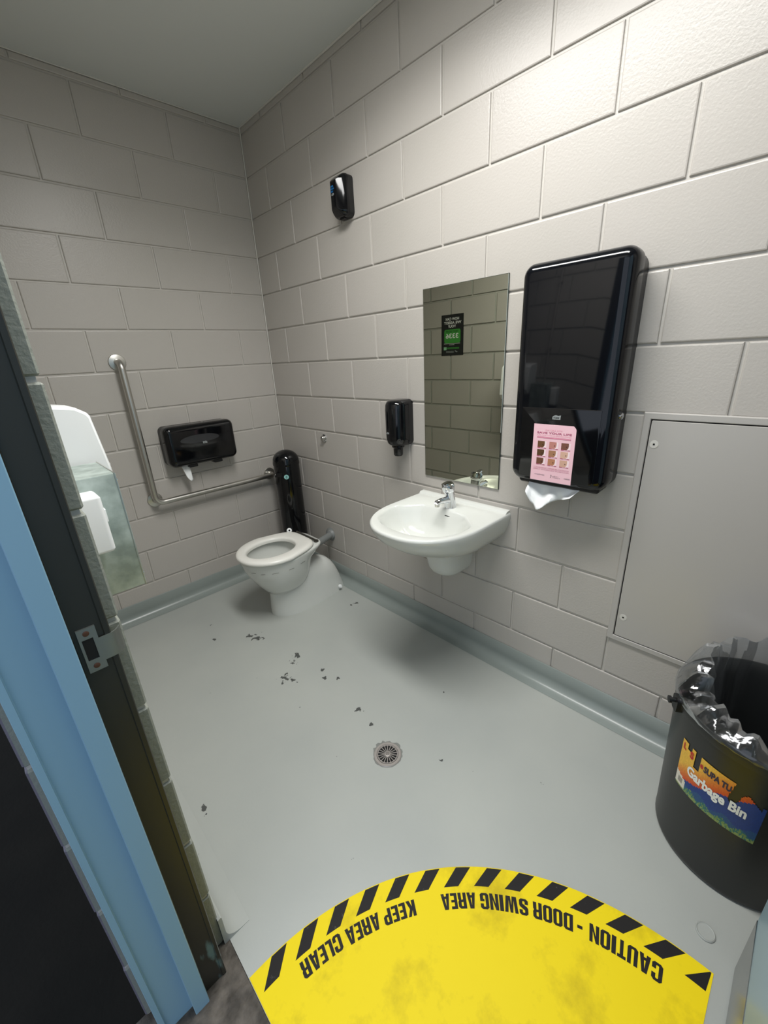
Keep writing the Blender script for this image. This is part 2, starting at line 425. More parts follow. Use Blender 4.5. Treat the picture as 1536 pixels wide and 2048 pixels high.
for i in range(3):
    for j in range(n - 1):
        mb.m = 0
        q = [rows[i][j], rows[i + 1][j], rows[i + 1][j + 1], rows[i][j + 1]]
        mb.add([(x, yj - y - .008, z) for x, y, z in q], [(0, 1, 2, 3)])
mb.m = 0
mb.box((-1.433, -1.82, 2.13), (-1.483, -2.79, 2.17)); mb.box((-1.483, -1.82, 2.11), (-1.515, -2.79, 2.17)); mb.box((-1.515, -1.82, 2.13), (-1.58, -2.79, 2.17))
frame = struct(mb.build('trim_1', [M_blue, M_darkframe], smooth=30, recalc=False), 'blue steel door frame with a charcoal rebate')
# strike plate: two ears, window, curled tongue
mb = MB(); yp = -1.868
def bx(x0, x1, z0, z1, y0=yp + .002, y1=yp - .0016): mb.box((x0, y0, z0), (x1, y1, z1))
bx(-1.476, -1.451, 1.017, 1.036); bx(-1.476, -1.451, .957, .979); bx(-1.476, -1.4725, .979, 1.017); bx(-1.4575, -1.451, .979, 1.017)
pts = [(-1.451, yp - .0016), (-1.440, yp - .0016), (-1.432, yp - .0005), (-1.426, yp + .003), (-1.421, yp + .009), (-1.419, yp + .014)]
mb.loft([[(x, y, .970), (x, y, 1.012), (x - .0012, y + .0016, 1.012), (x - .0012, y + .0016, .970)] for x, y in pts])
sp = mb.build('strike_plate', mat('worn_steel', rgb(140, 143, 138), .4, metal=.8, bump=(160, .2, .0008)), frame, smooth=40)
MB().box((-1.4725, yp + .0015, .979), (-1.4575, yp - .0006, 1.017)).build('latch_hole', M_dark, sp, smooth=0)
for z in (1.027, .967):
    MB().lathe([(.0045, 0), (.0045, .0008), (.003, .0015), (0, .0012)], (-1.4645, yp - .0015, z), (0, -1, 0), 14).build('screw', mat('rusty_screw', rgb(96, 66, 52), .6, metal=.6), sp)
# door leaf standing open against the bin
mb = MB(); mb.box((-1.405, -2.741, .008), (-.572, -2.781, 2.10))
door = mb.build('door_1', M_bluedoor, smooth=0); struct(door, 'pale blue door standing open beside the bin')
bev = door.modifiers.new('bevel', 'BEVEL'); bev.width = .002; bev.segments = 2
MB().box((-1.40, -2.7395, .010), (-.574, -2.7412, .205)).build('kick_plate', M_kick, door, smooth=0)
mb = MB()
mb.lathe([(.026, 0), (.026, .006), (.012, .009), (.012, .045)], (-.64, -2.741, 1.0), (0, 1, 0), 24); mb.tube([(-.64, -2.70, 1.0), (-.66, -2.694, 1.0), (-.76, -2.694, 1.0)], .009, 12)
mb.build('lever_handle', M_steel, door)
mb = MB()
for z in (.25, 1.05, 1.85): mb.tube([(-1.408, -2.735, z), (-1.408, -2.735, z + .1)], .006, 10)
mb.build('hinge', M_steel, door)

# ------------------------------------------------------------------ ceiling light (outside the frame, lights the room)
t = thing('ceiling_light', 'white surface-mounted batten light with a flat diffuser on the ceiling', 'light')
mb = MB(); mb.box((LX - .17, LY - .63, H - .001), (LX + .17, LY + .63, H - .045))
mb.build('housing', M_white, t, smooth=0)
mb = MB(); mb.loft([[(LX + x, LY + y, H - .046 - d) for x, y in rrect(0, 0, .30 - 2 * q, 1.2 - 2 * q, .01, 2)] for d, q in ((0, 0), (.008, .002))], False, True)
dfm = mb.build('diffuser', mat('light_diffuser', (0, 0, 0, 1), 1, emit=(LIGHT_COL, 9.0)), t, smooth=0)
settle(t, (LX, LY, H))

# ------------------------------------------------------------------ right wall: air freshener
def logo(name, fr, u, v, w, d, parent, m_=M_grey):
    """small rounded badge with a wave on top and dark letters"""
    mb = MB(); h = w * .42
    out = [(u - w / 2, v - h / 2), (u + w / 2, v - h / 2), (u + w / 2 * 1.02, v + h * .35), (u + w * .54, v + h * .75), (u + w * .2, v + h * .58), (u - w * .12, v + h * .75), (u - w * .36, v + h * .55), (u - w * .5, v + h * .25)]
    mb.loft([[fr(a, b, d - .0004) for a, b in out], [fr(a, b, d + .0004) for a, b in out]])
    o = mb.build(name, m_, parent, smooth=0)
    mb = MB(); put_text(mb, 'TORK', lambda a, b: fr(a, b, d + .0008), u - w * .4, u + w * .4, v - h * .32, v + h * .26, .02)
    mb.build('lettering', M_blackm, o, smooth=0, recalc=False)
    return o
t = thing('air_freshener', 'small glossy black air freshener mounted high on the right wall', 'air freshener')
cu, cv, w_, h_ = .868, 2.092, .098, .166
mb = MB(); pillow(mb, Rw, cu, cv, w_ - .004, h_ - .004, .022, [(-.004, 0), (.03, 0)]); mb.build('back_plate', M_blackm, t)
mb = MB(); pillow(mb, Rw, cu, cv, w_, h_, (.026, .026, .026, .026), [(.028, .0), (.037, .0012), (.047, .005), (.059, .0135), (.069, .022), (.0765, .028), (.0808, .0325), (.082, .037)], 8); mb.build('cover', M_black, t)
mb = MB(); pillow(mb, Rw, cu + .002, cv - h_ / 2 - .001, .03, .008, .003, [(.02, 0), (.04, 0)]); mb.build('foot', M_blackm, t)
mb = MB()
for i, (b, a0, a1) in enumerate((('AIR', -.017, .012), ('FRESH', -.018, .016), ('SPRAY', -.018, .008))):
    v1 = cv + .034 - .0095 * i
    put_text(mb, b, lambda a, bb: Rw(a, bb, .0826), cu - .0005 + a0 * .66, cu - .0005 + a1 * .66, v1 - .0068, v1, .02)
mb.build('blue_lettering', mat('blue_print', rgb(24, 120, 190), .4), t, smooth=0, recalc=False)['label'] = 'blue lettering'
logo('badge', Rw, cu - .001, cv + .0, .015, .0824, t)
settle(t, Rw(cu, cv - h_ / 2, 0))

# ------------------------------------------------------------------ mirror
t = thing('wall_mirror', 'frameless rectangular mirror above the basin', 'mirror')
ms0, ms1, mz0, mz1 = 1.319, 1.719, .858, 1.662
mb = MB(); mb.box(Rw(ms0, mz0, .0005), Rw(ms1, mz1, .0055)); mb.build('backing', M_edge, t, smooth=0)
mb = MB(); e = .0025
mb.loft([[Rw(a, b, d) for a, b in ((ms0 + i, mz0 + i), (ms1 - i, mz0 + i), (ms1 - i, mz1 - i), (ms0 + i, mz1 - i))] for d, i in ((.0056, .0008), (.0062, .0012), (.0066, .0022))], False, True)
mb.build('glass', M_mirror, t, smooth=0)
settle(t, Rw((ms0 + ms1) / 2, mz0, 0))

# ------------------------------------------------------------------ paper towel dispenser with pink notice
t = thing('towel_dispenser', 'tall glossy black paper towel dispenser with a pink notice, right of the mirror', 'dispenser')
cu, cv, w_, h_ = 1.994, 1.302, .338, .706
mb = MB(); pillow(mb, Rw, cu, cv, w_ - .008, h_ - .01, .04, [(-.004, 0), (.055, 0)]); mb.build('back_case', M_blackm, t)
mb = MB()
pillow(mb, Rw, cu, cv + .004, w_, h_, (.045, .045, .038, .038), [(.05, .001), (.085, .0), (.094, .002), (.102, .006), (.109, .013), (.1135, .022), (.1155, .032)], 8)
body = mb.build('cover', M_blackwin, t, smooth=50)
mb = MB(); pillow(mb, Rw, cu, cv - .206, w_ - .075, .245, (.02, .02, .002, .002), [(.114, 0), (.1165, 0), (.117, .001)], 6); low = mb.build('lower_cover', M_black, t)
mb = MB(); pillow(mb, Rw, cu, cv - h_ / 2 + .006, w_ - .05, .03, .012, [(.01, .002), (.080, .0), (.088, .006)], 4); mb.build('outlet_lip', M_blackm, t)
mb = MB(); mb.lathe([(.0105, 0), (.0105, .006), (.009, .008), (.0045, .0082), (.004, .005), (0, .005)], Rw(cu + w_ / 2 - .001, 1.198, .066), Vector((0, -1, 0)), 20); mb.build('lock', M_chrome, t)
logo('badge', Rw, cu - .008, 1.188, .027, .1174, t)
# pink notice (sub-parts: lettering, swatches)
n0, n1, z0, z1 = 1.911, 2.056, .966, 1.1645
def Nf(u, v, d=.1182): return Rw(n0 + u * (n1 - n0), z0 + v * (z1 - z0), d)
out = [(0, 0), (1, 0), (1, .935), (.985, .96), (.955, .985), (.93, 1.0), (0, 1)]
mb = MB(); mb.loft([[Nf(u, v, .1166) for u, v in out], [Nf(u, v, .1178) for u, v in out]])
notice = mb.build('notice', M_pink, t, smooth=0); notice['label'] = 'pink skin check notice stuck on the black cover'
mb = MB(); put_text(mb, 'SAVE YOUR LIFE', Nf, .09, .91, .838, .872, .025); put_text(mb, 'IF YOU NOTICE ANY CHANGES SEE YOUR DOCTOR', Nf, .07, .93, .235, .25, .0); put_text(mb, 'EARLY DIAGNOSIS SAVES LIVES', Nf, .07, .93, .198, .213, .0)
for v in (.762, .782): mb.add([Nf(.1, v), Nf(.9, v), Nf(.9, v + .004), Nf(.1, v + .004)], [(0, 1, 2, 3)])
for u in (.1, .894): mb.add([Nf(u, .762), Nf(u + .006, .762), Nf(u + .006, .786), Nf(u, .786)], [(0, 1, 2, 3)])
mb.add([Nf(.07, .224), Nf(.93, .224), Nf(.93, .2265), Nf(.07, .2265)], [(0, 1, 2, 3)])
mb.build('lettering', M_pinkink, notice, smooth=0, recalc=False)['kind'] = 'stuff'
mb = MB(); put_text(mb, 'KIA ORA KOE', Nf, .29, .69, .89, .915, .0); put_text(mb, 'if you have a mole or spot that changes', Nf, .09, .91, .802, .826, .0); mb.add([Nf(.106, .766), Nf(.894, .766), Nf(.894, .782), Nf(.106, .782)], [(0, 1, 2, 3)])
mb.build('pale_lettering', M_pinklt, notice, smooth=0, recalc=False)['kind'] = 'stuff'
mb = MB(); put_text(mb, 'melnet', Nf, .11, .36, .10, .125, .0); put_text(mb, 'skin', Nf, .56, .70, .105, .125); put_text(mb, 'network', Nf, .56, .75, .082, .098); put_text(mb, 'NZDS', Nf, .84, .97, .09, .11, .02)
mb.add([Nf(.50, .075), Nf(.512, .075), Nf(.535, .115), Nf(.525, .135), Nf(.505, .13), Nf(.52, .11)], [(0, 1, 2, 3, 4, 5)])
mb.build('logos', mat('grey_ink', rgb(112, 96, 104), .6), notice, smooth=0, recalc=False)['kind'] = 'stuff'
sw = [[(104, 68, 40), (190, 128, 118), (120, 76, 62)], [(88, 58, 30), (164, 118, 86), (212, 172, 150)], [(112, 70, 52), (180, 124, 92), (208, 166, 144)]]
for r in range(3):
    for c in range(3):
        u0 = .125 + c * .285 ; v0 = .585 - r * .148
        f = lambda u, v, d=.1181: Nf(u0 + u * .215, v0 + v * .125, d)
        mb = MB(); mb.m = 0
        mb.add([f(0, .1), f(.62, .1), f(.78, .34), f(.82, .66), f(.8, 1), f(0, 1)], [(0, 1, 2, 3, 4, 5)])
        mb.m = 1; mb.add([f(.62, .1), f(1, .1), f(1, 1), f(.8, 1), f(.82, .66), f(.78, .34)], [(0, 1, 2, 3, 4, 5)])
        mb.m = 2; mb.add([f(0, -.02), f(1, -.02), f(1, .1), f(0, .1)], [(0, 1, 2, 3)]); mb.m = 3; mb.add([f(.3, .01, .1183), f(.75, .01, .1183), f(.75, .07, .1183), f(.3, .07, .1183)], [(0, 1, 2, 3)])
        mb.m = 4; mb.add([f(.6 + .07 * math.cos(a * PI / 4), .5 + .1 * math.sin(a * PI / 4), .1184) for a in range(8)], [tuple(range(8))])
        col = sw[r][c]
        mb.build('swatch', [mat('skin_tone', rgb(*col), .6), mat('swatch_pale', rgb(246, 222, 226), .6), M_pinkink, M_pink, mat('spot', rgb(*[int(x * .6) for x in col]), .6)], notice, smooth=0, recalc=False)
settle(t, Rw(cu, cv - h_ / 2, 0))
# crumpled paper towel hanging from the slot
mb = MB(); nu, nv = 22, 10
def ptow(i, j):
    a = i / nu; b = j / nv
    u = 1.890 + a * .196 + b * (.012 * (1 - a) - .03 * a) ; drop = .060 + .040 * math.exp(-((a - .28) / .22) ** 2) - .022 * max(0, a - .7) / .3 - .03 * math.exp(-(a / .06) ** 2)
    z = .956 - b * drop
    d = .072 + .040 * b + .010 * math.sin(a * 11 + b * 3) * b + .006 * math.sin(a * 23 - b * 5) * b + .012 * b * math.sin(a * 5 + 1)
    return Rw(u, z, d)
vs = [ptow(i, j) for j in range(nv + 1) for i in range(nu + 1)]
mb.add(vs, [(j * (nu + 1) + i, j * (nu + 1) + i + 1, (j + 1) * (nu + 1) + i + 1, (j + 1) * (nu + 1) + i) for j in range(nv) for i in range(nu)])
pt = mb.build('paper_towel', M_paper, smooth=25); md = pt.modifiers.new('sol', 'SOLIDIFY'); md.thickness = .001
tag(pt, 'crumpled white paper towel hanging out of the tall black dispenser', 'paper towel')

# ------------------------------------------------------------------ soap dispenser
t = thing('soap_dispenser', 'narrow glossy black soap dispenser with a nozzle, left of the mirror', 'dispenser')
cu, cz = 1.186, 1.105
def soap_sec(z, hw, dep, c=cu, d0=0.0):
    pts = [(c - hw, d0), (c - hw, d0 + (dep - d0) * .45)]
    for i in range(1, 14):
        a = PI - PI * i / 14
        pts.append((c + hw * math.cos(a) * (1 if True else 1), d0 + (dep - d0) * (.45 + .55 * math.sin(a) ** .8)))
    pts += [(c + hw, d0 + (dep - d0) * .45), (c + hw, d0)]
    return [Rw(u, z, d) for u, d in pts]
mb = MB(); mb.loft([soap_sec(z, hw, d) for z, hw, d in ((.998, .036, .082), (1.003, .045, .094), (1.012, .051, .101), (1.03, .0545, .106), (1.06, .0555, .108), (1.17, .0555, .108), (1.192, .0545, .105), (1.204, .051, .098), (1.211, .044, .088), (1.214, .034, .074))])
mb.build('cover', M_black, t, smooth=50)
mb = MB(); pillow(mb, Rw, cu, cz + .0, .1125, .205, .02, [(-.004, 0), (.03, 0)]); mb.build('back_plate', M_blackm, t)
mb = MB(); mb.lathe([(.031, 0), (.031, .012), (.024, .018), (.023, .05), (.019, .056), (.013, .056), (.012, .045), (0, .045)], Rw(cu, 1.002, .052), (0, 0, -1), 24); mb.build('nozzle', M_black, t)
logo('badge', lambda u, v, d: Rw(u, v, d), cu - .012, 1.062, .016, .1082, t)
settle(t, Rw(cu, .946, 0))

# ------------------------------------------------------------------ wash basin
t = thing('wash_basin', 'white wall-hung wash basin with a trap cover, below the mirror', 'basin')
BC, BZ = 1.538, .768
def dsec(hw, dep, d0, z, c=BC, st=.40, p=2.3, n=40, back=0.0):
    """D-shaped outline: straight back at d0, straight sides, curved front"""
    pts = []; ds = d0 + (dep - d0) * st
    pts.append((c - hw, d0))
    for i in range(n + 1):
        a = PI - PI * i / n; ca, sa = math.cos(a), math.sin(a)
        u = hw * math.copysign(abs(ca) ** (2 / p), ca); d = ds + (dep - ds) * abs(sa) ** (2 / p)
        pts.append((c + u, d))
    pts.append((c + hw, d0))
    return [Rw(u, z, d) for u, d in pts]
def osec(hw, df, db, z, c=BC, p=2.3, n=43):
    """egg-shaped closed outline with the same vertex count as dsec"""
    pts = []; dm = db + (df - db) * .42
    tot = n
    for i in range(tot):
        a = PI + PI * .16 - (2 * PI) * i / tot
        ca, sa = math.cos(a), math.sin(a)
        u = hw * math.copysign(abs(ca) ** (2 / p), ca)
        d = dm + ((df - dm) if sa > 0 else (dm - db)) * math.copysign(abs(sa) ** (2 / p), sa)
        pts.append((c + u, d))
    return [Rw(u, z, d) for u, d in pts]
mb = MB()
secs = [dsec(.10, .20, .0, .598), dsec(.155, .285, .0, .612), dsec(.195, .36, .0, .640), dsec(.221, .43, .0, .675), dsec(.233, .468, .0, .705), dsec(.240, .488, .0, .735), dsec(.2425, .496, 0, .755), dsec(.241, .495, 0, .763), dsec(.238, .491, 0, .7665), dsec(.234, .485, .03, .768)]
sec2 = [osec(.208, .447, .128, .768), osec(.204, .442, .132, .7655), osec(.199, .436, .137, .758), osec(.190, .42, .146, .735), osec(.174, .392, .160, .70), osec(.145, .35, .176, .665), osec(.10, .305, .20, .643), osec(.03, .258, .228, .634)]
mb.loft(secs, True, False)
# rim between the outer and the inner outline: match the inner points to the outer ones by angle
def ang(p, c=(-.27, -BC)): return math.atan2(p[1] - c[1], p[0] - c[0])
outer = secs[-1]; inner0 = sec2[0]
import bisect
def inner_at(sec, a):
    best = None
    n_ = len(sec)
    for i in range(n_):
        p, q = sec[i], sec[(i + 1) % n_]
        a0, a1 = ang(p), ang(q); d = (a1 - a0 + PI) % (2 * PI) - PI; e_ = (a - a0 + PI) % (2 * PI) - PI
        if d != 0 and 0 <= e_ / d <= 1:
            k = e_ / d; return tuple(p[j] + (q[j] - p[j]) * k for j in range(3))
    return sec[0]
rimpts = []
for i in range(len(outer)):
    rimpts.append(outer[i])
    # extra points on the straight back edge
nb = 10
for i in range(1, nb): rimpts.append(tuple(outer[-1][j] + (outer[0][j] - outer[-1][j]) * i / nb for j in range(3)))
angs = [ang(p) for p in rimpts]
mb.loft([rimpts] + [[inner_at(s_, a) for a in angs] for s_ in sec2], False, True)
# raised upstand along the wall
mb.loft([[Rw(u, z, d) for d, z in ((0, .765), (.034, .768), (.030, .7695), (.026, .775), (.010, .7775), (0, .7775))] for u in [BC - .238 + .476 * i / 8 for i in range(9)]])
basin = mb.build('bowl', M_porc, t, smooth=60)
mb = MB()
def shr(z, hw, dep): return dsec(hw * .9, dep, .0, z, BC - .022, .35, 2.6, 24)
mb.loft([shr(z, hw, d) for z, hw, d in ((.425, .030, .08), (.428, .050, .115), (.437, .067, .145), (.455, .079, .168), (.48, .086, .182), (.53, .092, .195), (.60, .097, .205), (.63, .098, .207))])
mb.build('trap_cover', M_porc, t, smooth=60)
mb = MB(); mb.lathe([(.0, .0), (.012, .001), (.020, .0), (.023, .002), (.024, -.003)], Rw(BC, .6355, .243), (0, 0, 1), 28); mb.build('waste', M_chrome, t)
mb = MB(); pillow(mb, Rw, BC + .02, .741, .028, .005, .0024, [(.1415, 0), (.1445, 0)]); mb.build('overflow_slot', M_dark, t)
mb = MB(); mb.lathe([(.006, 0), (.006, .006), (.0, .007)], Rw(BC + .16, .662, .15), (0, 0, -1), 12); mb.build('bracket_bolt', M_white, t)
settle(t, Rw(BC, .425, 0))

# tap
t = thing('basin_tap', 'chrome single-lever tap on the back of the white basin', 'tap')
TB = Vector(Rw(BC + .002, .768, .098))
lean = Vector((-.10, 0.20, 1)).normalized() if False else Vector((-.16, 0.0, 1)).normalized()
# body leans from the base towards the front of the basin
mb = MB(); path = [TB + Vector((0, 0, 0)), TB + Vector((0, 0, .004)), TB + Vector((-.002, 0, .03)), TB + Vector((-.007, 0, .060)), TB + Vector((-.011, 0, .078))]
mb.tube(path, [.0265, .0260, .0225, .0215, .022], 28); mb.build('body', M_chrome, t, smooth=45)
mb = MB(); a0 = TB + Vector((-.011, 0, .076)); ax = Vector((-.30, 0, 1)).normalized()
mb.lathe([(.0220, .0), (.0262, .005), (.0275, .016), (.0270, .031), (.0245, .037), (.018, .0395), (0, .041)], a0, ax, 28); cap = mb.build('lever_cap', M_chrome, t, smooth=45)
mb = MB(); lv = a0 + ax * .034
mb.loft([[lv + Vector((-dx, dy * s, dz)) for dy, dz in ((-1, 0), (-1, .004), (1, .004), (1, 0))] for dx, s, dz_ in ((0.012, .012, 0), (.030, .011, 0), (.046, .009, 0)) for dz in [0]] if False else [[lv + Vector((-dx, y * s, z + dx * .22)) for y, z in ((-1, -.002), (-.8, .003), (.8, .003), (1, -.002), (.8, -.004), (-.8, -.004))] for dx, s in ((.002, .014), (.018, .013), (.030, .010), (.036, .006))])
mb.build('lever', M_chrome, t, smooth=45)
mb = MB(); sp0 = TB + Vector((-.006, 0, .034))
mb.tube([sp0, sp0 + Vector((-.03, 0, .008)), sp0 + Vector((-.065, 0, .012)), sp0 + Vector((-.090, 0, .011)), sp0 + Vector((-.097, 0, .008))], [.0165, .0140, .0120, .0115, .009], 20)
mb.build('spout', M_chrome, t, smooth=45)
mb = MB(); mb.lathe([(.0105, 0), (.0105, .012), (.0085, .0125), (0, .010)], sp0 + Vector((-.087, 0, .005)), (0, 0, -1), 20); mb.build('aerator', M_steel, t)
settle(t, TB)

# ------------------------------------------------------------------ flush button on the wall
t = thing('flush_button', 'small round chrome flush button on the wall above the toilet', 'button')
mb = MB(); mb.lathe([(.026, 0), (.026, .004), (.023, .007), (.015, .008)], Rw(.507, .958, 0), (-1, 0, 0), 28); mb.build('collar', M_chrome, t)
mb = MB(); mb.lathe([(.0145, .004), (.0145, .02), (.0125, .023), (0, .0245)], Rw(.507, .958, 0), (-1, 0, 0), 24); mb.build('plunger', M_steel, t)
settle(t, Rw(.507, .958, 0))

# ------------------------------------------------------------------ toilet
t = thing('toilet', 'white floor-standing toilet with the seat down in the far corner', 'toilet')
TY = -.598
def egg(xf, xb, hw, z, n=40, pf=2.0, pb=2.6, mid=.48, yc=TY, hb=1.0):
    """closed outline, front at xf (more negative), back at xb; hb narrows the back"""
    xm = xf + (xb - xf) * mid; out = []
    for i in range(n):
        a = 2 * PI * i / n; ca, sa = math.cos(a), math.sin(a)
        if ca < 0:
            x = xm + (xm - xf) * math.copysign(abs(ca) ** (2 / pf), ca); y = hw * math.copysign(abs(sa) ** (2 / pf), sa)
        else:
            k = abs(ca) ** (2 / pb); x = xm + (xb - xm) * k
            y = hw * math.copysign(abs(sa) ** (2 / pb), sa) * (1 - (1 - hb) * min(1, k * 1.0))
        out.append((x, yc + y, z))
    return out
BY = TY + .012
mb = MB()
# pedestal with the S-trap hump at the rear
mb.loft([egg(-.556, -.040, .108, 0, yc=BY, pb=3.0, hb=.92, mid=.3), egg(-.557, -.043, .107, .02, yc=BY, pb=3, hb=.92, mid=.3), egg(-.553, -.060, .103, .07, yc=BY, pb=3, hb=.92, mid=.32), egg(-.550, -.078, .101, .12, yc=BY, pb=3, hb=.92, mid=.34),
         egg(-.548, -.098, .100, .165, yc=BY, pb=3, hb=.92, mid=.36), egg(-.54, -.122, .097, .205, yc=BY, pb=2.8, hb=.9, mid=.38), egg(-.52, -.150, .087, .236, yc=BY, pb=2.6, hb=.88, mid=.4), egg(-.48, -.185, .066, .254, yc=BY, hb=.85, mid=.45), egg(-.40, -.25, .03, .262, yc=BY)])
# bowl
bo = [egg(-.555, -.33, .075, .15, pb=2.1), egg(-.585, -.315, .105, .185, pb=2.1), egg(-.622, -.300, .136, .235, pb=2.1), egg(-.652, -.288, .158, .285, pb=2.2, hb=.9), egg(-.674, -.270, .171, .335, pb=2.4, hb=.8), egg(-.686, -.236, .178, .375, pb=4, hb=.70), egg(-.690, -.226, .180, .39, pb=5, hb=.70), egg(-.690, -.226, .180, .400, pb=5, hb=.70), egg(-.686, -.230, .176, .404, pb=5, hb=.70)]
bi = [egg(-.655, -.345, .135, .404), egg(-.650, -.350, .130, .396), egg(-.652, -.35, .134, .37), egg(-.625, -.37, .115, .30), egg(-.57, -.40, .08, .23), egg(-.53, -.44, .045, .20)]
mb.loft(bo + bi)
mb.build('pan', M_porc, t, smooth=55)
mb = MB(); mb.loft([egg(-.565, -.405, .074, .2255), egg(-.56, -.41, .07, .2265)], True, True); mb.build('water', mat('water', rgb(150, 148, 136), .02), t)
# seat: closed ring
def segg(dx, z, k=0): return egg(-.703 + dx, -.283 - dx, .193 - dx, z, n=56, pf=2.05, pb=4.5, hb=.74, mid=.50)
def segi(dx, z): return egg(-.648 + dx * 1, -.372 - dx, .116 - dx, z, n=56, pf=2.05, pb=2.2, mid=.52)
mb = MB()
ring = [segg(.004, .4065), segg(.0, .412), segg(.001, .420), segg(.006, .4265), segg(.016, .430), segg(.03, .4315), segi(-.018, .4315), segi(-.008, .4295), segi(-.002, .425), segi(0, .418), segi(.0, .4065)]
mb.loft(ring + [ring[0]], False, False)
seat = mb.build('seat', M_seat, t, smooth=60)
for (x, y, mm_) in ((-.278, TY - .092, M_blackm), (-.292, TY + .168 - .0, M_white)):
    pass
mb = MB(); mb.lathe([(.014, 0), (.014, .006), (.010, .011), (0, .012)], (-.262, TY - .088, .404), (0, 0, 1), 18); mb.lathe([(.014, 0), (.014, .006), (.010, .011), (0, .012)], (-.262, TY + .088, .404), (0, 0, 1), 18)
mb.tube([(-.270, TY - .105, .418), (-.270, TY + .105, .418)], .006, 10)
mb.build('hinge', mat('hinge_metal', rgb(96, 94, 88), .3, metal=.8), t)
mb = MB(); mb.lathe([(.013, -.012), (.016, -.006), (.016, .006), (.012, .011), (0, .0125)], (-.30, TY + .142, .424), (-.35, -.75, .5), 18); bf = mb.build('bumper', M_white, t)
mb = MB(); mb.lathe([(.006, 0), (.006, .001), (0, .0012)], Vector((-.30, TY + .142, .424)) + Vector((-.35, -.75, .5)).normalized() * .0122, (-.35, -.75, .5), 12); mb.build('hole', M_dark, bf)
mb = MB(); mb.lathe([(.013, 0), (.013, .004), (.010, .010), (0, .012)], (-.115, BY - .088, .03), (.1, -1, .4), 16); mb.build('bolt_cap', M_white, t)
mb = MB(); mb.lathe([(.013, 0), (.013, .004), (.010, .010), (0, .012)], (-.115, BY + .088, .03), (.1, 1, .4), 16); mb.build('bolt_cap', M_white, t)
# scuff marks on the bowl rim
mb = MB()
def scuff(a0, a1, zz):
    e0 = egg(-.678, -.262, .1735, zz, pb=2.4, hb=.8); n_ = len(e0); i0 = int(a0 / 360 * n_)
    p = Vector(e0[i0 % n_]); q = Vector(e0[(i0 + 1) % n_]); o_ = (p - Vector((-.47, TY, zz))).normalized() * .002
    q = p + (q - p) * a1
    mb.add([p + o_, q + o_ + Vector((0, 0, .001)), q + o_ + Vector((0, 0, .0032)), p + o_ + Vector((0, 0, .0022))], [(0, 1, 2, 3)])
for a in ((205, 1, .352), (222, .8, .347), (238, 1.2, .346), (262, 1, .346), (284, 1.1, .349)): scuff(*a)
mb.build('scuff_marks', mat('scuff', rgb(120, 118, 112), .6), t, smooth=0, recalc=False)['kind'] = 'stuff'
settle(t, (-.32, TY, 0))
# flush pipe
t = thing('flush_pipe', 'grey flush pipe running from the wall flange to the toilet', 'pipe')
mb = MB(); mb.tube([Rw(.479, .305, -.003), Rw(.50, .308, .05), Rw(.545, .318, .15), Rw(.585, .328, .245)], .0225, 20); mb.build('pipe', M_pipe, t)
mb = MB(); mb.lathe([(.046, 0), (.046, .004), (.036, .008), (.028, .022), (.0235, .024)], Rw(.479, .305, 0), (-1, -.25, .02), 28); mb.build('flange', M_pipe, t)
mb = MB(); mb.tube([Rw(.585, .328, .225), Rw(.597, .333, .262)], .030, 20); mb.build('rubber_collar', M_blackm, t)
settle(t, Rw(.479, .305, 0))

# ------------------------------------------------------------------ black sanitary bin in the corner
t = thing('sanitary_bin', 'tall black cylindrical sanitary bin with a domed lid behind the toilet', 'bin')
SX, SY, SR = -.108, -.198, .084
mb = MB(); mb.lathe([(SR - .002, .02), (SR, .03), (SR, .765), (SR - .001, .772)], (SX, SY, 0), (0, 0, 1), 40); mb.build('body', M_black, t, smooth=40)
mb = MB(); pr = [(SR + .003, .772), (SR + .0035, .785), (SR + .001, .80)] + [((SR + .001) * math.cos(a), .80 + .068 * math.sin(a)) for a in [.5 * PI * i / 8 for i in range(1, 9)]]
mb.lathe(pr, (SX, SY, 0), (0, 0, 1), 40); lid = mb.build('lid', M_black, t, smooth=40)
mb = MB(); mb.box((SX - .10, SY - .10, 0), (SX + .10, SY + .088, .012)); mb.lathe([(SR + .012, .012), (SR + .012, .02), (SR, .05)], (SX, SY, 0), (0, 0, 1), 40, cap=False); mb.build('base', M_blackm, t, smooth=30)
dirb = Vector((-.60, -.80, 0)).normalized()
bc = Vector((SX, SY, .705)) + dirb * (SR + .0003)
mb = MB(); mb.lathe([(.0155, 0), (.0155, .0012), (.0, .0014)], bc, dirb, 28); bd = mb.build('badge', mat('teal_badge', rgb(150, 205, 200), .5), t)
tang = Vector((0, 0, 1)).cross(dirb)
mb = MB(); c0 = bc + dirb * .0018
for (a, b, w, h) in ((0, .006, .0022, .0022), (0, -.001, .002, .005), (0, -.008, .004, .0012), (-.006, 0, .0008, .006), (.006, 0, .0008, .006)):
    mb.add([c0 + tang * (a + s * w) + Vector((0, 0, b + q * h)) for s, q in ((-1, -1), (1, -1), (1, 1), (-1, 1))], [(0, 1, 2, 3)])
mb.build('symbol', mat('dark_teal', rgb(30, 80, 84), .5), bd, smooth=0, recalc=False)
d2 = Vector((-.93, -.36, 0)).normalized(); c0 = Vector((SX, SY, .72)) + d2 * SR; t2 = Vector((0, 0, 1)).cross(d2)
mb = MB(); mb.loft([[c0 + d2 * q + t2 * a + Vector((0, 0, b)) for a, b in rrect(0, 0, .05, .026, .004, 3)] for q in (-.004, .007)]); mb.build('latch', M_blackm, t)
settle(t, (SX, SY, 0))

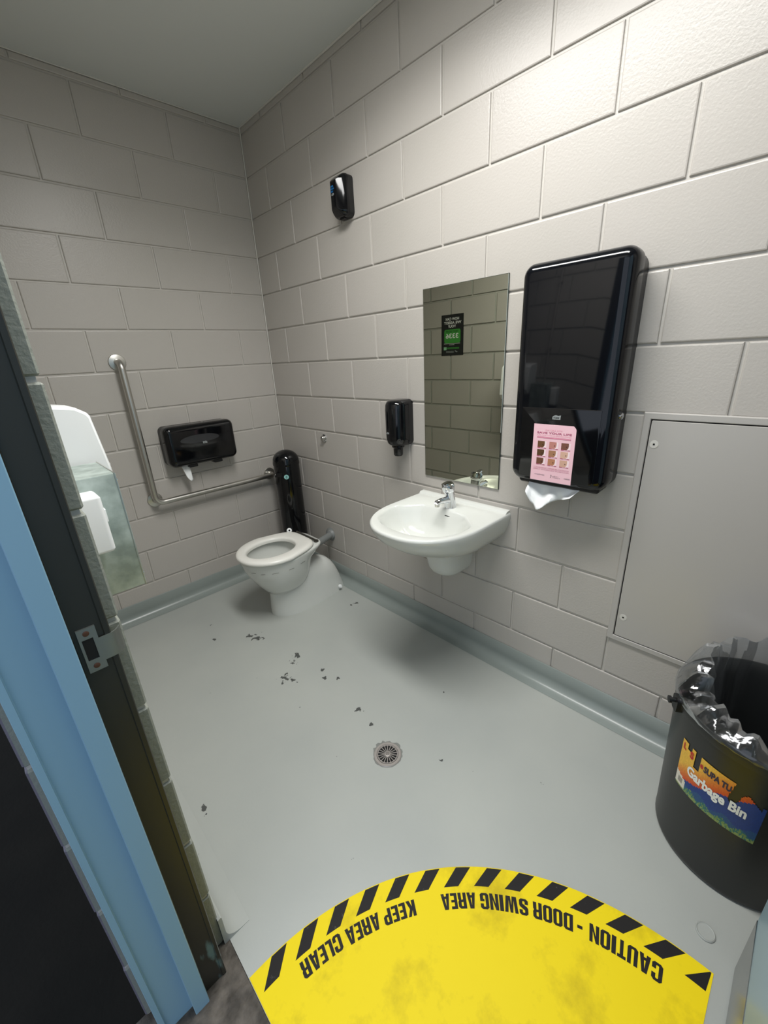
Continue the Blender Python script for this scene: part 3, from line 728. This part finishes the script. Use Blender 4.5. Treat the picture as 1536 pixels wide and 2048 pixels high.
# ------------------------------------------------------------------ L-shaped grab bar
t = thing('grab_bar', 'L-shaped brushed steel grab bar on the back wall beside the toilet', 'grab bar')
gx, gzt, gzb, ge, gd, gr = .893, 1.446, .684, .138, .062, .0163
P = [Bw(gx, gzt, .0)]
def arc(c, a0, a1, r, fn, n=7): return [fn(c[0] + r * math.cos(a0 + (a1 - a0) * i / n), c[1] + r * math.sin(a0 + (a1 - a0) * i / n)) for i in range(n + 1)]
rb = .035
P += [Bw(gx, gzt, gd - rb)] + arc((gd - rb, gzt - rb), .5 * PI, 0, rb, lambda d, z: Bw(gx, z, d))
rc = .045
P += arc((gx - rc, gzb + rc), 0, -.5 * PI, rc, lambda u, z: Bw(u, z, gd), 9)
P += arc((gd - rb, ge + rb), 0, -.5 * PI, rb, lambda d, u: Bw(u, gzb, d))[0:]
P += [Bw(ge, gzb, .0)]
mb = MB(); mb.tube(P, gr, 20)
# support leg behind the bend
mb.tube([Bw(gx - .01, gzb + .01, .0), Bw(gx - .01, gzb + .01, gd)], gr * .9, 16)
mb.build('rail', M_steel, t, smooth=50)
for (u, z) in ((gx, gzt), (gx - .01, gzb + .008), (ge, gzb)):
    mb = MB(); mb.lathe([(.041, 0), (.041, .004), (.039, .0065), (.030, .0085), (.0175, .010), (.0165, .014)], Bw(u, z, 0), (0, -1, 0), 32); mb.build('flange', M_steel, t)
settle(t, Bw(gx, gzb, 0))

# ------------------------------------------------------------------ toilet paper dispenser
t = thing('toilet_paper_dispenser', 'wide glossy black toilet paper dispenser on the back wall', 'dispenser')
cu, cv, w_, h_ = .585, .985, .402, .232
mb = MB(); pillow(mb, Bw, cu, cv, w_ - .006, h_ - .006, .03, [(-.004, 0), (.06, 0)]); mb.build('back_case', M_blackm, t)
mb = MB(); pillow(mb, Bw, cu, cv, w_, h_, (.038, .038, .034, .034), [(.055, .0), (.09, .0), (.10, .002), (.109, .006), (.117, .013), (.1215, .021), (.124, .032)], 8); mb.build('cover', M_black, t, smooth=50)
mb = MB(); n_ = 28
win = [(cu + .015 + .112 * math.copysign(abs(math.cos(2 * PI * i / n_)) ** .9, math.cos(2 * PI * i / n_)), cv + .030 + (.026 if math.sin(2 * PI * i / n_) > 0 else .020) * math.sin(2 * PI * i / n_)) for i in range(n_)]
mb.loft([[Bw(a, b, .1235) for a, b in win], [Bw(a, b, .1247) for a, b in win]]); mb.build('window', mat('smoked_panel', rgb(40, 41, 44), .16), t)
logo('badge', Bw, cu - .008, cv + .006, .024, .1252, t)
for u in (cu + .075, cu - .075):
    mb = MB(); pillow(mb, Bw, u, cv - h_ / 2 - .005, .05, .016, .004, [(.04, 0), (.10, 0)]); mb.build('outlet', M_blackm, t)
mb = MB(); mb.lathe([(.007, 0), (.007, .003), (0, .004)], Bw(cu - .03, cv + h_ / 2 - .0, .075), (0, 0, 1), 14); mb.build('lock', M_steel, t)
settle(t, Bw(cu, cv - h_ / 2, 0))
mb = MB(); nu, nv = 6, 10
vs = []
for j in range(nv + 1):
    for i in range(nu + 1):
        a = i / nu; b = j / nv
        u = cu + .112 + .002 - .044 * (a - .5) * (1 - .25 * b) - .012 * b; z = cv - h_ / 2 - .002 - b * (.085 + .018 * math.sin(a * 3) - .02 * (1 - a))
        vs.append(Bw(u, z, .07 + .004 * math.sin(a * 7 + b * 4) + .012 * b))
mb.add(vs, [(j * (nu + 1) + i, j * (nu + 1) + i + 1, (j + 1) * (nu + 1) + i + 1, (j + 1) * (nu + 1) + i) for j in range(nv) for i in range(nu)])
tp = mb.build('toilet_paper', M_paper, smooth=40); md = tp.modifiers.new('sol', 'SOLIDIFY'); md.thickness = .0008
tag(tp, 'short strip of white toilet paper hanging below the wide black dispenser', 'toilet paper')

# ------------------------------------------------------------------ left wall: hand dryer, steel box, switch box, conduit, poster
t = thing('hand_dryer', 'white wall-mounted hand dryer above the steel box, partly behind the door jamb', 'hand dryer')
mb = MB()
# side profile (out from wall, height) lofted along the wall, rounded by smaller end sections
pf = [(0, 1.065), (.10, 1.065), (.140, 1.078), (.166, 1.112), (.1635, 1.15), (.149, 1.290), (.143, 1.300), (.120, 1.316), (.075, 1.323), (0, 1.326)]
def dsh(s, k): return [Lw(s, 1.197 + (z - 1.197) * k, d * (k if d > .02 else 1)) for d, z in pf]
mb.loft([dsh(.965, .955), dsh(.969, .985), dsh(.977, 1), dsh(1.148, 1), dsh(1.156, .985), dsh(1.160, .955)])
hd = mb.build('casing', M_white, t, smooth=30)
for i in range(5):
    z = 1.098 + i * .011
    mb = MB(); mb.box(Lw(.995, z, .156), Lw(1.13, z + .005, .1675)); mb.build('louvre', M_white, t, smooth=0)
settle(t, Lw(1.08, 1.065, 0))
t = thing('steel_box', 'galvanised steel box on the left wall below the white dryer', 'box')
mb = MB(); s0, s1, z0, z1, dd = 1.185, 1.385, .848, 1.166, .129
mb.loft([[Lw(s, z, d) for s, z in rrect((s0 + s1) / 2, (z0 + z1) / 2, s1 - s0 - 2 * i, z1 - z0 - 2 * i, .003, 2)] for d, i in ((0, 0), (dd - .003, 0), (dd, .002))]); mb.build('case', M_galv, t, smooth=30)
mb = MB(); mb.box(Lw(s0 - .0012, z0 - .0012, dd - .004), Lw(s1 + .0012, z1 + .0012, dd - .0015)); mb.build('lid_edge', M_steel, t, smooth=0)
for z in (z1 - .02, z0 + .03):
    mb = MB(); mb.lathe([(.005, 0), (.005, .003), (0, .004)], Lw(s1 - .012, z, dd - .001), (1, 0, 0), 12); mb.build('screw', M_chrome, t)
settle(t, Lw((s0 + s1) / 2, z0, 0))
t = thing('switch_box', 'small white plastic switch box in front of the steel box, beside the door jamb', 'switch')
mb = MB(); pillow(mb, Lw, 1.432, 1.067, .072, .142, .008, rnd(0, .073, .010)); mb.build('case', M_white, t, smooth=40)
mb = MB(); pillow(mb, Lw, 1.432, 1.08, .022, .034, .003, [(.072, 0), (.078, .001)]); mb.build('rocker', M_white, t)
settle(t, Lw(1.432, .996, 0))
t = thing('conduit', 'painted grey conduit rising up the left wall from the steel box', 'conduit')
mb = MB(); mb.tube([Lw(1.285, 1.16, .013), Lw(1.285, H, .013)], .0115, 14); mb.build('pipe', M_block, t)
for z in (1.45, 1.95, 2.4):
    mb = MB(); mb.box(Lw(1.265, z, 0), Lw(1.305, z + .02, .027)); mb.build('saddle', M_block, t, smooth=0)
settle(t, Lw(1.285, 1.16, 0))

t = thing('assist_poster', 'black and green text-for-help poster on the left wall, seen in the mirror', 'poster')
p0, p1, z0, z1 = .318, .532, 1.39, 1.692        # s runs from the corner; from inside the room the reader sees s grow to the left
def Pf(u, v, d=.0022): return Lw(p1 - u * (p1 - p0), z0 + v * (z1 - z0), d)
mb = MB(); mb.box(Lw(p0, z0, -.001), Lw(p1, z1, .0015)); mb.build('sheet', mat('black_poster', rgb(26, 29, 30), .4), t, smooth=0)
mb = MB(); put_text(mb, 'HOW CAN', Pf, .20, .80, .86, .925, .02); put_text(mb, 'WE ASSIST', Pf, .10, .88, .77, .835, .02); put_text(mb, 'YOU?', Pf, .33, .68, .685, .75, .02); put_text(mb, '3336', Pf, .22, .80, .425, .545, .02, )
mb2 = MB()
g_ = rrect(.5, .475, .74, .335, .06, 4)
mb2.loft([[Pf(a, b, .0014) for a, b in g_], [Pf(a, b, .0018) for a, b in g_]]); mb2.build('speech_bubble', M_green, t, smooth=0)
for v in (.292, .262): mb.add([Pf(.14 if v > .28 else .4, v), Pf(.88 if v > .28 else .64, v), Pf(.88 if v > .28 else .64, v + .008), Pf(.14 if v > .28 else .4, v + .008)], [(0, 1, 2, 3)])
mb.build('lettering', M_whiteink, t, smooth=0, recalc=False)['kind'] = 'stuff'
mb = MB(); put_text(mb, 'TEXT US AT', lambda a, b: Pf(a, b, .0024), .22, .80, .57, .615, .02); mb.build('dark_lettering', M_dkgreen, t, smooth=0, recalc=False)
mb = MB(); mb.add([Pf(.18, .185), Pf(.74, .185), Pf(.74, .20), Pf(.18, .20)], [(0, 1, 2, 3)]); mb.add([Pf(.18, .165), Pf(.74, .165), Pf(.74, .178), Pf(.18, .178)], [(0, 1, 2, 3)]); mb.build('green_bar', M_green, t, smooth=0, recalc=False)
mb = MB(); mb.add([Pf(.76, .14), Pf(.89, .14), Pf(.89, .215), Pf(.76, .215)], [(0, 1, 2, 3)]); mb.build('green_square', M_lightgreen, t, smooth=0, recalc=False)
mb = MB()
for v in (.075, .095): mb.add([Pf(.42, v), Pf(.78, v), Pf(.78, v + .011), Pf(.42, v + .011)], [(0, 1, 2, 3)])
mb.add([Pf(.24, .085), Pf(.30, .075), Pf(.38, .11), Pf(.36, .125)], [(0, 1, 2, 3)]); mb.build('small_print', M_grey, t, smooth=0, recalc=False)
settle(t, Lw((p0 + p1) / 2, z0, 0))

# ------------------------------------------------------------------ access panel on the right wall
t = thing('access_panel', 'large grey painted access panel in the right wall above the rubbish bin', 'panel')
a0, a1, z0, z1 = 2.212, 2.93, .363, 1.206; fw = .021
mb = MB()
out = [(a0, z0), (a1, z0), (a1, z1), (a0, z1)]; inn = [(a0 + fw, z0 + fw), (a1 - fw, z0 + fw), (a1 - fw, z1 - fw), (a0 + fw, z1 - fw)]
def off(p, i): return [(p[0][0] + i, p[0][1] + i), (p[1][0] - i, p[1][1] + i), (p[2][0] - i, p[2][1] - i), (p[3][0] + i, p[3][1] - i)]
secs = [(out, 0, -.003), (out, 0, .004), (out, .003, .007), (inn, -.002, .007), (inn, 0, .005), (inn, 0, -.003)]
mb.loft([[Rw(u, z, d) for u, z in off(p, i)] for p, i, d in secs], False, False); mb.build('frame', M_panel, t, smooth=30)
mb = MB(); mb.box(Rw(a0 + fw - .001, z0 + fw - .001, -.003), Rw(a1 - fw + .001, z1 - fw + .001, .0012)); mb.build('gap', M_dark, t, smooth=0)
g = .0035
mb = MB(); pillow(mb, Rw, (a0 + a1) / 2, (z0 + z1) / 2, a1 - a0 - 2 * fw - 2 * g, z1 - z0 - 2 * fw - 2 * g, .003, [(.0, 0), (.0055, 0), (.0065, .001)], 2); pd = mb.build('door', M_panel, t, smooth=30)
for (u, z) in ((a0 + .041, 1.109), (a0 + .044, .471), (a1 - .041, 1.109), (a1 - .041, .471)):
    mb = MB(); mb.lathe([(.0125, 0), (.0125, .0008), (.0118, .0012), (.0112, .0004), (.0105, .0010), (0, .0012)], Rw(u, z, .0063), (-1, 0, 0), 24); sc = mb.build('screw', M_bead, pd)
    mb = MB(); mb.add([Rw(u + q * .0028, z + r_ * .0028, .0078) for q, r_ in ((-1, -1), (1, -1), (1, 1), (-1, 1))], [(0, 1, 2, 3)]); mb.build('socket', M_dark, sc, smooth=0)
settle(t, Rw((a0 + a1) / 2, z0, 0))

# ------------------------------------------------------------------ rubbish bin with clear liner
BX, BYY = -.232, -.2680 * 10
t = thing('rubbish_bin', 'large round dark plastic rubbish bin with a garbage bin label, below the access panel', 'bin')
Rb, Rt, Hb = .184, .205, .50
def binr(z): return Rb + (Rt - Rb) * z / Hb
mb = MB(); n_ = 56
mb.lathe([(Rb - .012, .003), (Rb - .004, 0), (Rb, .006), (Rb + .0015, .012), (binr(.02), .02), (binr(.25), .25), (binr(.465), .465), (binr(.465) + .004, .467), (Rt + .005, .495), (Rt + .003, .499), (Rt - .002, .499), (Rt - .004, .49), (binr(.3) - .004, .3), (Rb - .006, .012), (.0, .010)], (BX, BYY, 0), (0, 0, 1), n_)
mb.build('body', M_bin, t, smooth=40)
# handle lugs with a wire bail
for ang_ in (math.radians(118), math.radians(298)):
    d = Vector((math.cos(ang_), math.sin(ang_), 0)); c0 = Vector((BX, BYY, 0)) + d * (Rt + .001); tt = Vector((-d.y, d.x, 0))
    mb = MB(); mb.loft([[c0 + d * q + tt * a + Vector((0, 0, b)) for a, b in rrect(0, .474, .034, .045, .008, 3)] for q in (-.004, .012)]); mb.tube([c0 + Vector((0, 0, .482)) + d * .005, c0 + Vector((0, 0, .482)) + d * .024], .006, 12); mb.lathe([(.010, 0), (.010, .006), (0, .007)], c0 + Vector((0, 0, .482)) + d * .022, d, 12)
    mb.build('handle_lug', M_blackm, t, smooth=40)
# printed label, curved on the body
L0, L1, LZ0, LZ1 = math.radians(131.5), math.radians(188.5), .243, .402
def Cf(u, v, q=.0012):
    a = L0 + u * (L1 - L0); z = LZ0 + v * (LZ1 - LZ0) ; r = binr(z) + q
    return (BX + r * math.cos(a), BYY + r * math.sin(a), z)
def torn(u, v):
    """True where the print has been torn off"""
    if v > 1 - .0 - .10 * (1 if .10 < u < .17 else 0) - (.34 if .225 < u < .30 else 0): return True
    if v > .56 and abs(u - (.69 + (v - .56) * .12)) < .052 * min(1, (v - .56) * 8) ** .5: return True
    if .755 <= u < .97 and v > .90 - abs(u - .83) * 1.3: return True
    if u >= .97 and v > .8: return True
    return False
def lcol(u, v):
    wave = min(.80, .10 + .82 * u) + .02 * math.sin(u * 14)     # yellow over orange over sea blue, slanting like a wave
    rn = random.uniform(-.04, .04)
    if v > wave:
        k = min(1, (v - wave) / (.34 + .25 * u)); c = tuple(int(a + (b - a) * k ** .9) for a, b in zip((206, 72, 26), (234, 186, 66)))
    else:
        dp = wave - v; c = (22, 58, 132) if v > .20 + .05 * math.sin(u * 21) else ((30, 78, 128) if v > .12 + .04 * math.sin(u * 31) else ((40, 108, 108) if random.random() < .55 else (112, 142, 84)))
        if v < .05 and random.random() < .6: c = (136, 156, 92)
    if u < .17 and .02 < v < .30 - u * .6: c = (224, 220, 208) if not (.04 < u < .12 and .07 < v < .2) else (150, 146, 138)
    return tuple(lin(max(0, min(255, x * (1 + rn)))) for x in c)
mb = MB(); NU, NV = 90, 36; fcol = []
for j in range(NV):
    for i in range(NU):
        u, v = (i + .5) / NU, (j + .5) / NV
        if torn(u, v): continue
        mb.add([Cf(i / NU, j / NV), Cf((i + 1) / NU, j / NV), Cf((i + 1) / NU, (j + 1) / NV), Cf(i / NU, (j + 1) / NV)], [(0, 1, 2, 3)]); fcol.append(lcol(u, v))
lab = mb.build('label', M_print, t, smooth=0, recalc=False); lab['label'] = 'torn printed label in yellow, orange and blue'
at = lab.data.color_attributes.new('print', 'FLOAT_COLOR', 'CORNER')
for p in lab.data.polygons:
    for li in p.loop_indices: at.data[li].color = (*fcol[p.index], 1)
# the reader sees u growing to the right
mb = MB(); put_text(mb, 'Garbage Bin', lambda a, b: Cf(a, b, .0022), .16, .86, .36, .63, .04)
mb.build('white_lettering', M_whiteink, lab, smooth=0, recalc=False)
mb = MB(); put_text(mb, 'SUPA TU', lambda a, b: Cf(a, b, .0022), .355, .665, .765, .90, .045); mb.build('dark_lettering', mat('navy_print', rgb(40, 36, 66), .5), lab, smooth=0, recalc=False)
mb = MB(); put_text(mb, 'L', lambda a, b: Cf(a, b, .0022), .03, .08, .82, .95, .05); put_text(mb, 'S', lambda a, b: Cf(a, b, .0022), .15, .205, .78, .93, .05); put_text(mb, 'e', lambda a, b: Cf(a, b, .0022), .305, .345, .79, .88, .03); mb.build('red_lettering', mat('red_print', rgb(190, 40, 40), .5), lab, smooth=0, recalc=False)['kind'] = 'stuff'
settle(t, (BX, BYY, 0))
# clear liner
mb = MB(); NA = 96
def ridge(a):
    """height of the gathered top of the bag above the rim by direction (it stands up along the wall side)"""
    return .022 + .075 * max(0, math.cos(a - math.radians(42))) + .010 * math.sin(5 * a + 1) + .008 * math.sin(11 * a) + .006 * math.sin(23 * a + 2)
def pull(a): return .016 + .046 * max(0, math.cos(a - math.radians(112)))
random.seed(3)
jit = [[random.uniform(-1, 1) for _ in range(NA)] for _ in range(12)]
def bagpt(a, k, i):
    rd = ridge(a); q = pull(a); w1 = math.sin(17 * a + k * .6) * .003 + math.sin(31 * a - k * .8) * .0016 + jit[0][i] * .0018
    pr = [(Rb - .03, .06), (Rb - .018 - q * .3, .20), (Rb - .010 - q * .6 + w1, .36), (Rt - .006 - q + w1, .47), (Rt - .010 - q + w1 * 1.6, .50 + rd * .6), (Rt - .008 - q * .9 + w1 * 2, .50 + rd), (Rt - .002 - q * .6 + w1 * 2, .502 + rd * .92), (Rt - .001 - q * .25 + w1, .502 + rd * .55), (Rt + .005 + w1 * .3, .506), (Rt + .0075, .499), (Rt + .0078, .493)][k]
    return (BX + pr[0] * math.cos(a), BYY + pr[0] * math.sin(a), pr[1] + jit[k][(i * 7) % NA] * .002 * (1 if k > 3 else 0))
mb.loft([[bagpt(2 * PI * i / NA, k, i) for i in range(NA)] for k in range(11)], False, False)
bag = mb.build('bin_liner', M_bag, smooth=30, recalc=False)
tag(bag, 'crinkled clear plastic liner folded over the rim of the rubbish bin', 'bin liner')

# ------------------------------------------------------------------ floor drain
t = thing('floor_drain', 'round steel floor drain with a spoked grate in the grey floor', 'drain')
DX, DY = -.739, -1.737
mb = MB(); mb.lathe([(.040, .001), (.0415, .0035), (.050, .0035), (.052, .001)], (DX, DY, 0), (0, 0, 1), 40, cap=False); mb.build('rim', M_drain, t, smooth=40)
mb = MB(); mb.lathe([(.0, .0008), (.041, .0008)], (DX, DY, 0), (0, 0, 1), 40, cap=False); mb.build('sump', M_dark, t, smooth=0)
mb = MB(); mb.lathe([(.0355, .0012), (.036, .004), (.0388, .004), (.0395, .0012)], (DX, DY, 0), (0, 0, 1), 40, cap=False); mb.lathe([(.0105, .001), (.0105, .004), (.0100, .0042), (0, .0042)], (DX, DY, 0), (0, 0, 1), 24)
gr_ = mb.build('grate_ring', M_drain, t, smooth=40)
me = None
for i in range(18):
    a = 2 * PI * i / 18
    if me is None:
        mb = MB(); mb.box((.0095, -.0012, .0012), (.0362, .0012, .0038)); o = mb.build('spoke', M_drain, t, smooth=0); me = o.data
    else: o = link('spoke', me, t)
    o.location = (DX, DY, 0); o.rotation_euler = (0, 0, a + .08)
mb = MB()
for i in range(8):
    a = 2 * PI * i / 8
    mb.add([(DX + r * math.cos(a + s), DY + r * math.sin(a + s), .00435) for r, s in ((.0005, 0), (.0072, -.15), (.0072, .15))], [(0, 1, 2)])
mb.build('star_hole', M_dark, t, smooth=0)
mb = MB(); ro = [(.0525 + random.uniform(.0, .008) * (1 + .7 * math.cos(2 * PI * i / 40 - .8))) for i in range(40)]
mb.loft([[(DX + .0505 * math.cos(2 * PI * i / 40), DY + .0505 * math.sin(2 * PI * i / 40), .0009) for i in range(40)], [(DX + ro[i] * math.cos(2 * PI * i / 40), DY + ro[i] * math.sin(2 * PI * i / 40), .0006) for i in range(40)]], False, False)
mb.build('bare_surround', mat('worn_grey', rgb(122, 124, 120), .6), t, smooth=0)
settle(t, (DX, DY, 0))

# small round cap in the floor by the door
t = MB(); t.lathe([(.021, .0), (.021, .003), (.019, .005), (.017, .0035), (0, .003)], (-.537, -2.698 + .02, 0), (0, 0, 1), 28)
tag(t.build('floor_plug', M_floor), 'small round grey plug set in the floor beside the open door', 'plug')

# ------------------------------------------------------------------ door swing mat
t = thing('door_swing_mat', 'yellow quarter-round door swing warning decal with black stripes on the floor', 'floor decal')
CX, CY, MR = -1.407, -2.713, .793
A0, A1 = math.radians(0.4), math.radians(89.4)
def Mp(r, a, z): return (CX + r * math.cos(a), CY + r * math.sin(a), z)
n_ = 60
arcp = [Mp(MR, A0 + (A1 - A0) * i / n_, 0) for i in range(n_ + 1)] + [(-1.402, CY + .01, 0)]
mb = MB(); mb.loft([[(x, y, .0004) for x, y, _ in arcp], [(x, y, .0016) for x, y, _ in arcp]]); mb.build('sheet', M_yellow, t, smooth=0)
for k in range(14):
    o0 = -2.1 + 6.48 * k
    o1 = o0 + 3.0 + .0; i0 = o0 + 3.1; i1 = o0 + 6.2
    lo = math.degrees(A0) + .3
    q = []
    for s in range(5):
        f = s / 4
        q.append((MR - .002, max(lo, o0 + (o1 - o0) * f)))
    for s in range(5):
        f = s / 4
        q.append((.7455, max(lo, i1 + (i0 - i1) * f)))
    if o1 <= lo and i0 <= lo: continue
    ring_ = [Mp(r, math.radians(a), .0020) for r, a in q]
    mb = MB(); mb.loft([[(x, y, .0014) for x, y, z in ring_], ring_]); mb.build('stripe', M_stripe, t, smooth=0)
def rings(o_, i_): return [[o_[k], o_[(k + 1) % len(o_)], i_[(k + 1) % len(i_)], i_[k]] for k in range(len(o_))]
def rc(x0, x1, y0, y1): return [[(x0, y0), (x1, y0), (x1, y1), (x0, y1)]]
W_ = .37; c_ = .16
def octo(x0, x1, y0, y1, cx_, cy_): return [(x0 + cx_, y0), (x1 - cx_, y0), (x1, y0 + cy_), (x1, y1 - cy_), (x1 - cx_, y1), (x0 + cx_, y1), (x0, y1 - cy_), (x0, y0 + cy_)]
_o = octo(0, 1, 0, 1, .22, .11); _i = octo(W_, 1 - W_, .15, .85, .06, .03)
_O = rings(_o, _i)
GL = {
 'O': (.54, _O), 'I': (.24, rc(0, 1, 0, 1)), 'T': (.46, rc(0, 1, .83, 1) + rc(.30, .70, 0, .83)),
 'L': (.40, rc(0, .5, 0, 1) + rc(.5, 1, 0, .17)), 'E': (.42, rc(0, .46, 0, 1) + rc(.46, 1, 0, .17) + rc(.46, .95, .43, .58) + rc(.46, 1, .83, 1)),
 'U': (.54, [_O[0], _O[7], _O[1]] + [[(0, .11), (W_, .18), (W_, 1), (0, 1)], [(1 - W_, .18), (1, .11), (1, 1), (1 - W_, 1)]]),
 'C': (.54, [_O[k] for k in (0, 1, 3, 4, 5, 6, 7)] + [[(0, .11), (W_, .18), (W_, .82), (0, .89)]] + rc(1 - W_, 1, .11, .38) + rc(1 - W_, 1, .62, .89)),
 'G': (.54, [_O[k] for k in (0, 1, 3, 4, 5, 6, 7)] + rc(1 - W_, 1, .11, .52) + rc(.5, 1 - W_, .38, .52) + rc(1 - W_, 1, .66, .89)),
 'D': (.54, rc(0, W_, 0, 1) + [_O[1], _O[2], _O[3]] + [[(W_, 0), (.78, 0), (1 - W_ - .06, .15), (W_, .15)], [(W_, .85), (.57, .85), (.78, 1), (W_, 1)]]),
 'N': (.54, rc(0, .34, 0, 1) + rc(.66, 1, 0, 1) + [[(.34, 1), (.34, .62), (.66, 0), (.66, .38)]]),
 'A': (.56, [[(0, 0), (.36, 0), (.52, .9), (.52, 1), (.26, 1)], [(1, 0), (.64, 0), (.48, .9), (.48, 1), (.74, 1)], [(.34, .17), (.66, .17), (.62, .33), (.38, .33)]]),
 'W': (.84, [[(0, 1), (.24, 1), (.32, .25), (.30, 0), (.12, 0)], [(.30, 0), (.32, .25), (.40, 1), (.52, 1), (.50, .55), (.44, 0)], [(1, 1), (.76, 1), (.68, .25), (.70, 0), (.88, 0)], [(.70, 0), (.68, .25), (.60, 1), (.48, 1), (.50, .55), (.56, 0)]]),
 'K': (.56, rc(0, .37, 0, 1) + [[(.37, .62), (.37, .40), (.62, 0), (1, 0), (.66, .52)], [(.37, .62), (.37, .44), (.66, .52), (.96, 1), (.60, 1)]]),
 'P': (.50, rc(0, .40, 0, 1) + [[(.40, .84), (.58, .84), (.76, 1), (.40, 1)], [(.58, .84), (.62, .80), (1, .88), (.76, 1)], [(.62, .80), (.62, .56), (1, .50), (1, .88)], [(.62, .56), (.58, .53), (.76, .38), (1, .50)], [(.40, .53), (.40, .38), (.76, .38), (.58, .53)]]),
 'R': (.54, rc(0, .38, 0, 1) + [[(.38, .84), (.58, .84), (.76, 1), (.38, 1)], [(.58, .84), (.62, .80), (1, .88), (.76, 1)], [(.62, .80), (.62, .60), (1, .58), (1, .88)], [(.38, .58), (.38, .43), (.88, .47), (1, .58), (.62, .60)], [(.60, .47), (.60, 0), (.98, 0), (.98, .40), (.88, .47)]]),
 'S': (.54, [[(0, .34), (0, .11), (.22, 0), (.43, .15), (.37, .18), (.37, .34)], [(.22, 0), (.78, 0), (.57, .15), (.43, .15)], [(.78, 0), (1, .11), (.63, .18), (.57, .15)], [(1, .11), (1, .40), (.63, .30), (.63, .18)], [(.63, .30), (1, .40), (.92, .50), (.37, .70), (0, .60), (.08, .50)], [(0, .60), (.37, .70), (.37, .82), (0, .89)], [(0, .89), (.37, .82), (.43, .85), (.22, 1)], [(.22, 1), (.43, .85), (.57, .85), (.78, 1)], [(.78, 1), (.57, .85), (.63, .82), (.63, .68), (1, .68), (1, .89)]]),
 '-': (.26, rc(0, 1, 0, 1))}
for body_, a0, a1, r0, r1 in (('CAUTION', 7.2, 19.9, .7305, .692), ('-', 21.2, 22.2, .7145, .7075), ('DOOR', 23.0, 30.9, .7305, .694), ('SWING', 31.9, 42.0, .7305, .6945), ('AREA', 43.0, 50.5, .7305, .695), ('KEEP', 56.4, 63.5, .7315, .6965), ('AREA', 64.5, 71.8, .7325, .697), ('CLEAR', 72.9, 81.5, .735, .699)):
    tot = sum(GL[c][0] for c in body_) + .07 * (len(body_) - 1); x = 0
    for ch in body_:
        w, polys = GL[ch]; mb = MB()
        for q_, pl in enumerate(polys): mb.add([Mp(r0 + (r1 - r0) * py, math.radians(a0 + (a1 - a0) * (x + px * w) / tot), .0021 + q_ * 1.5e-5) for px, py in pl], [tuple(range(len(pl)))])
        o_l = mb.build('letter', M_stripe, t, smooth=0, recalc=False)
        x += w + .07
settle(t, (CX, CY, 0))
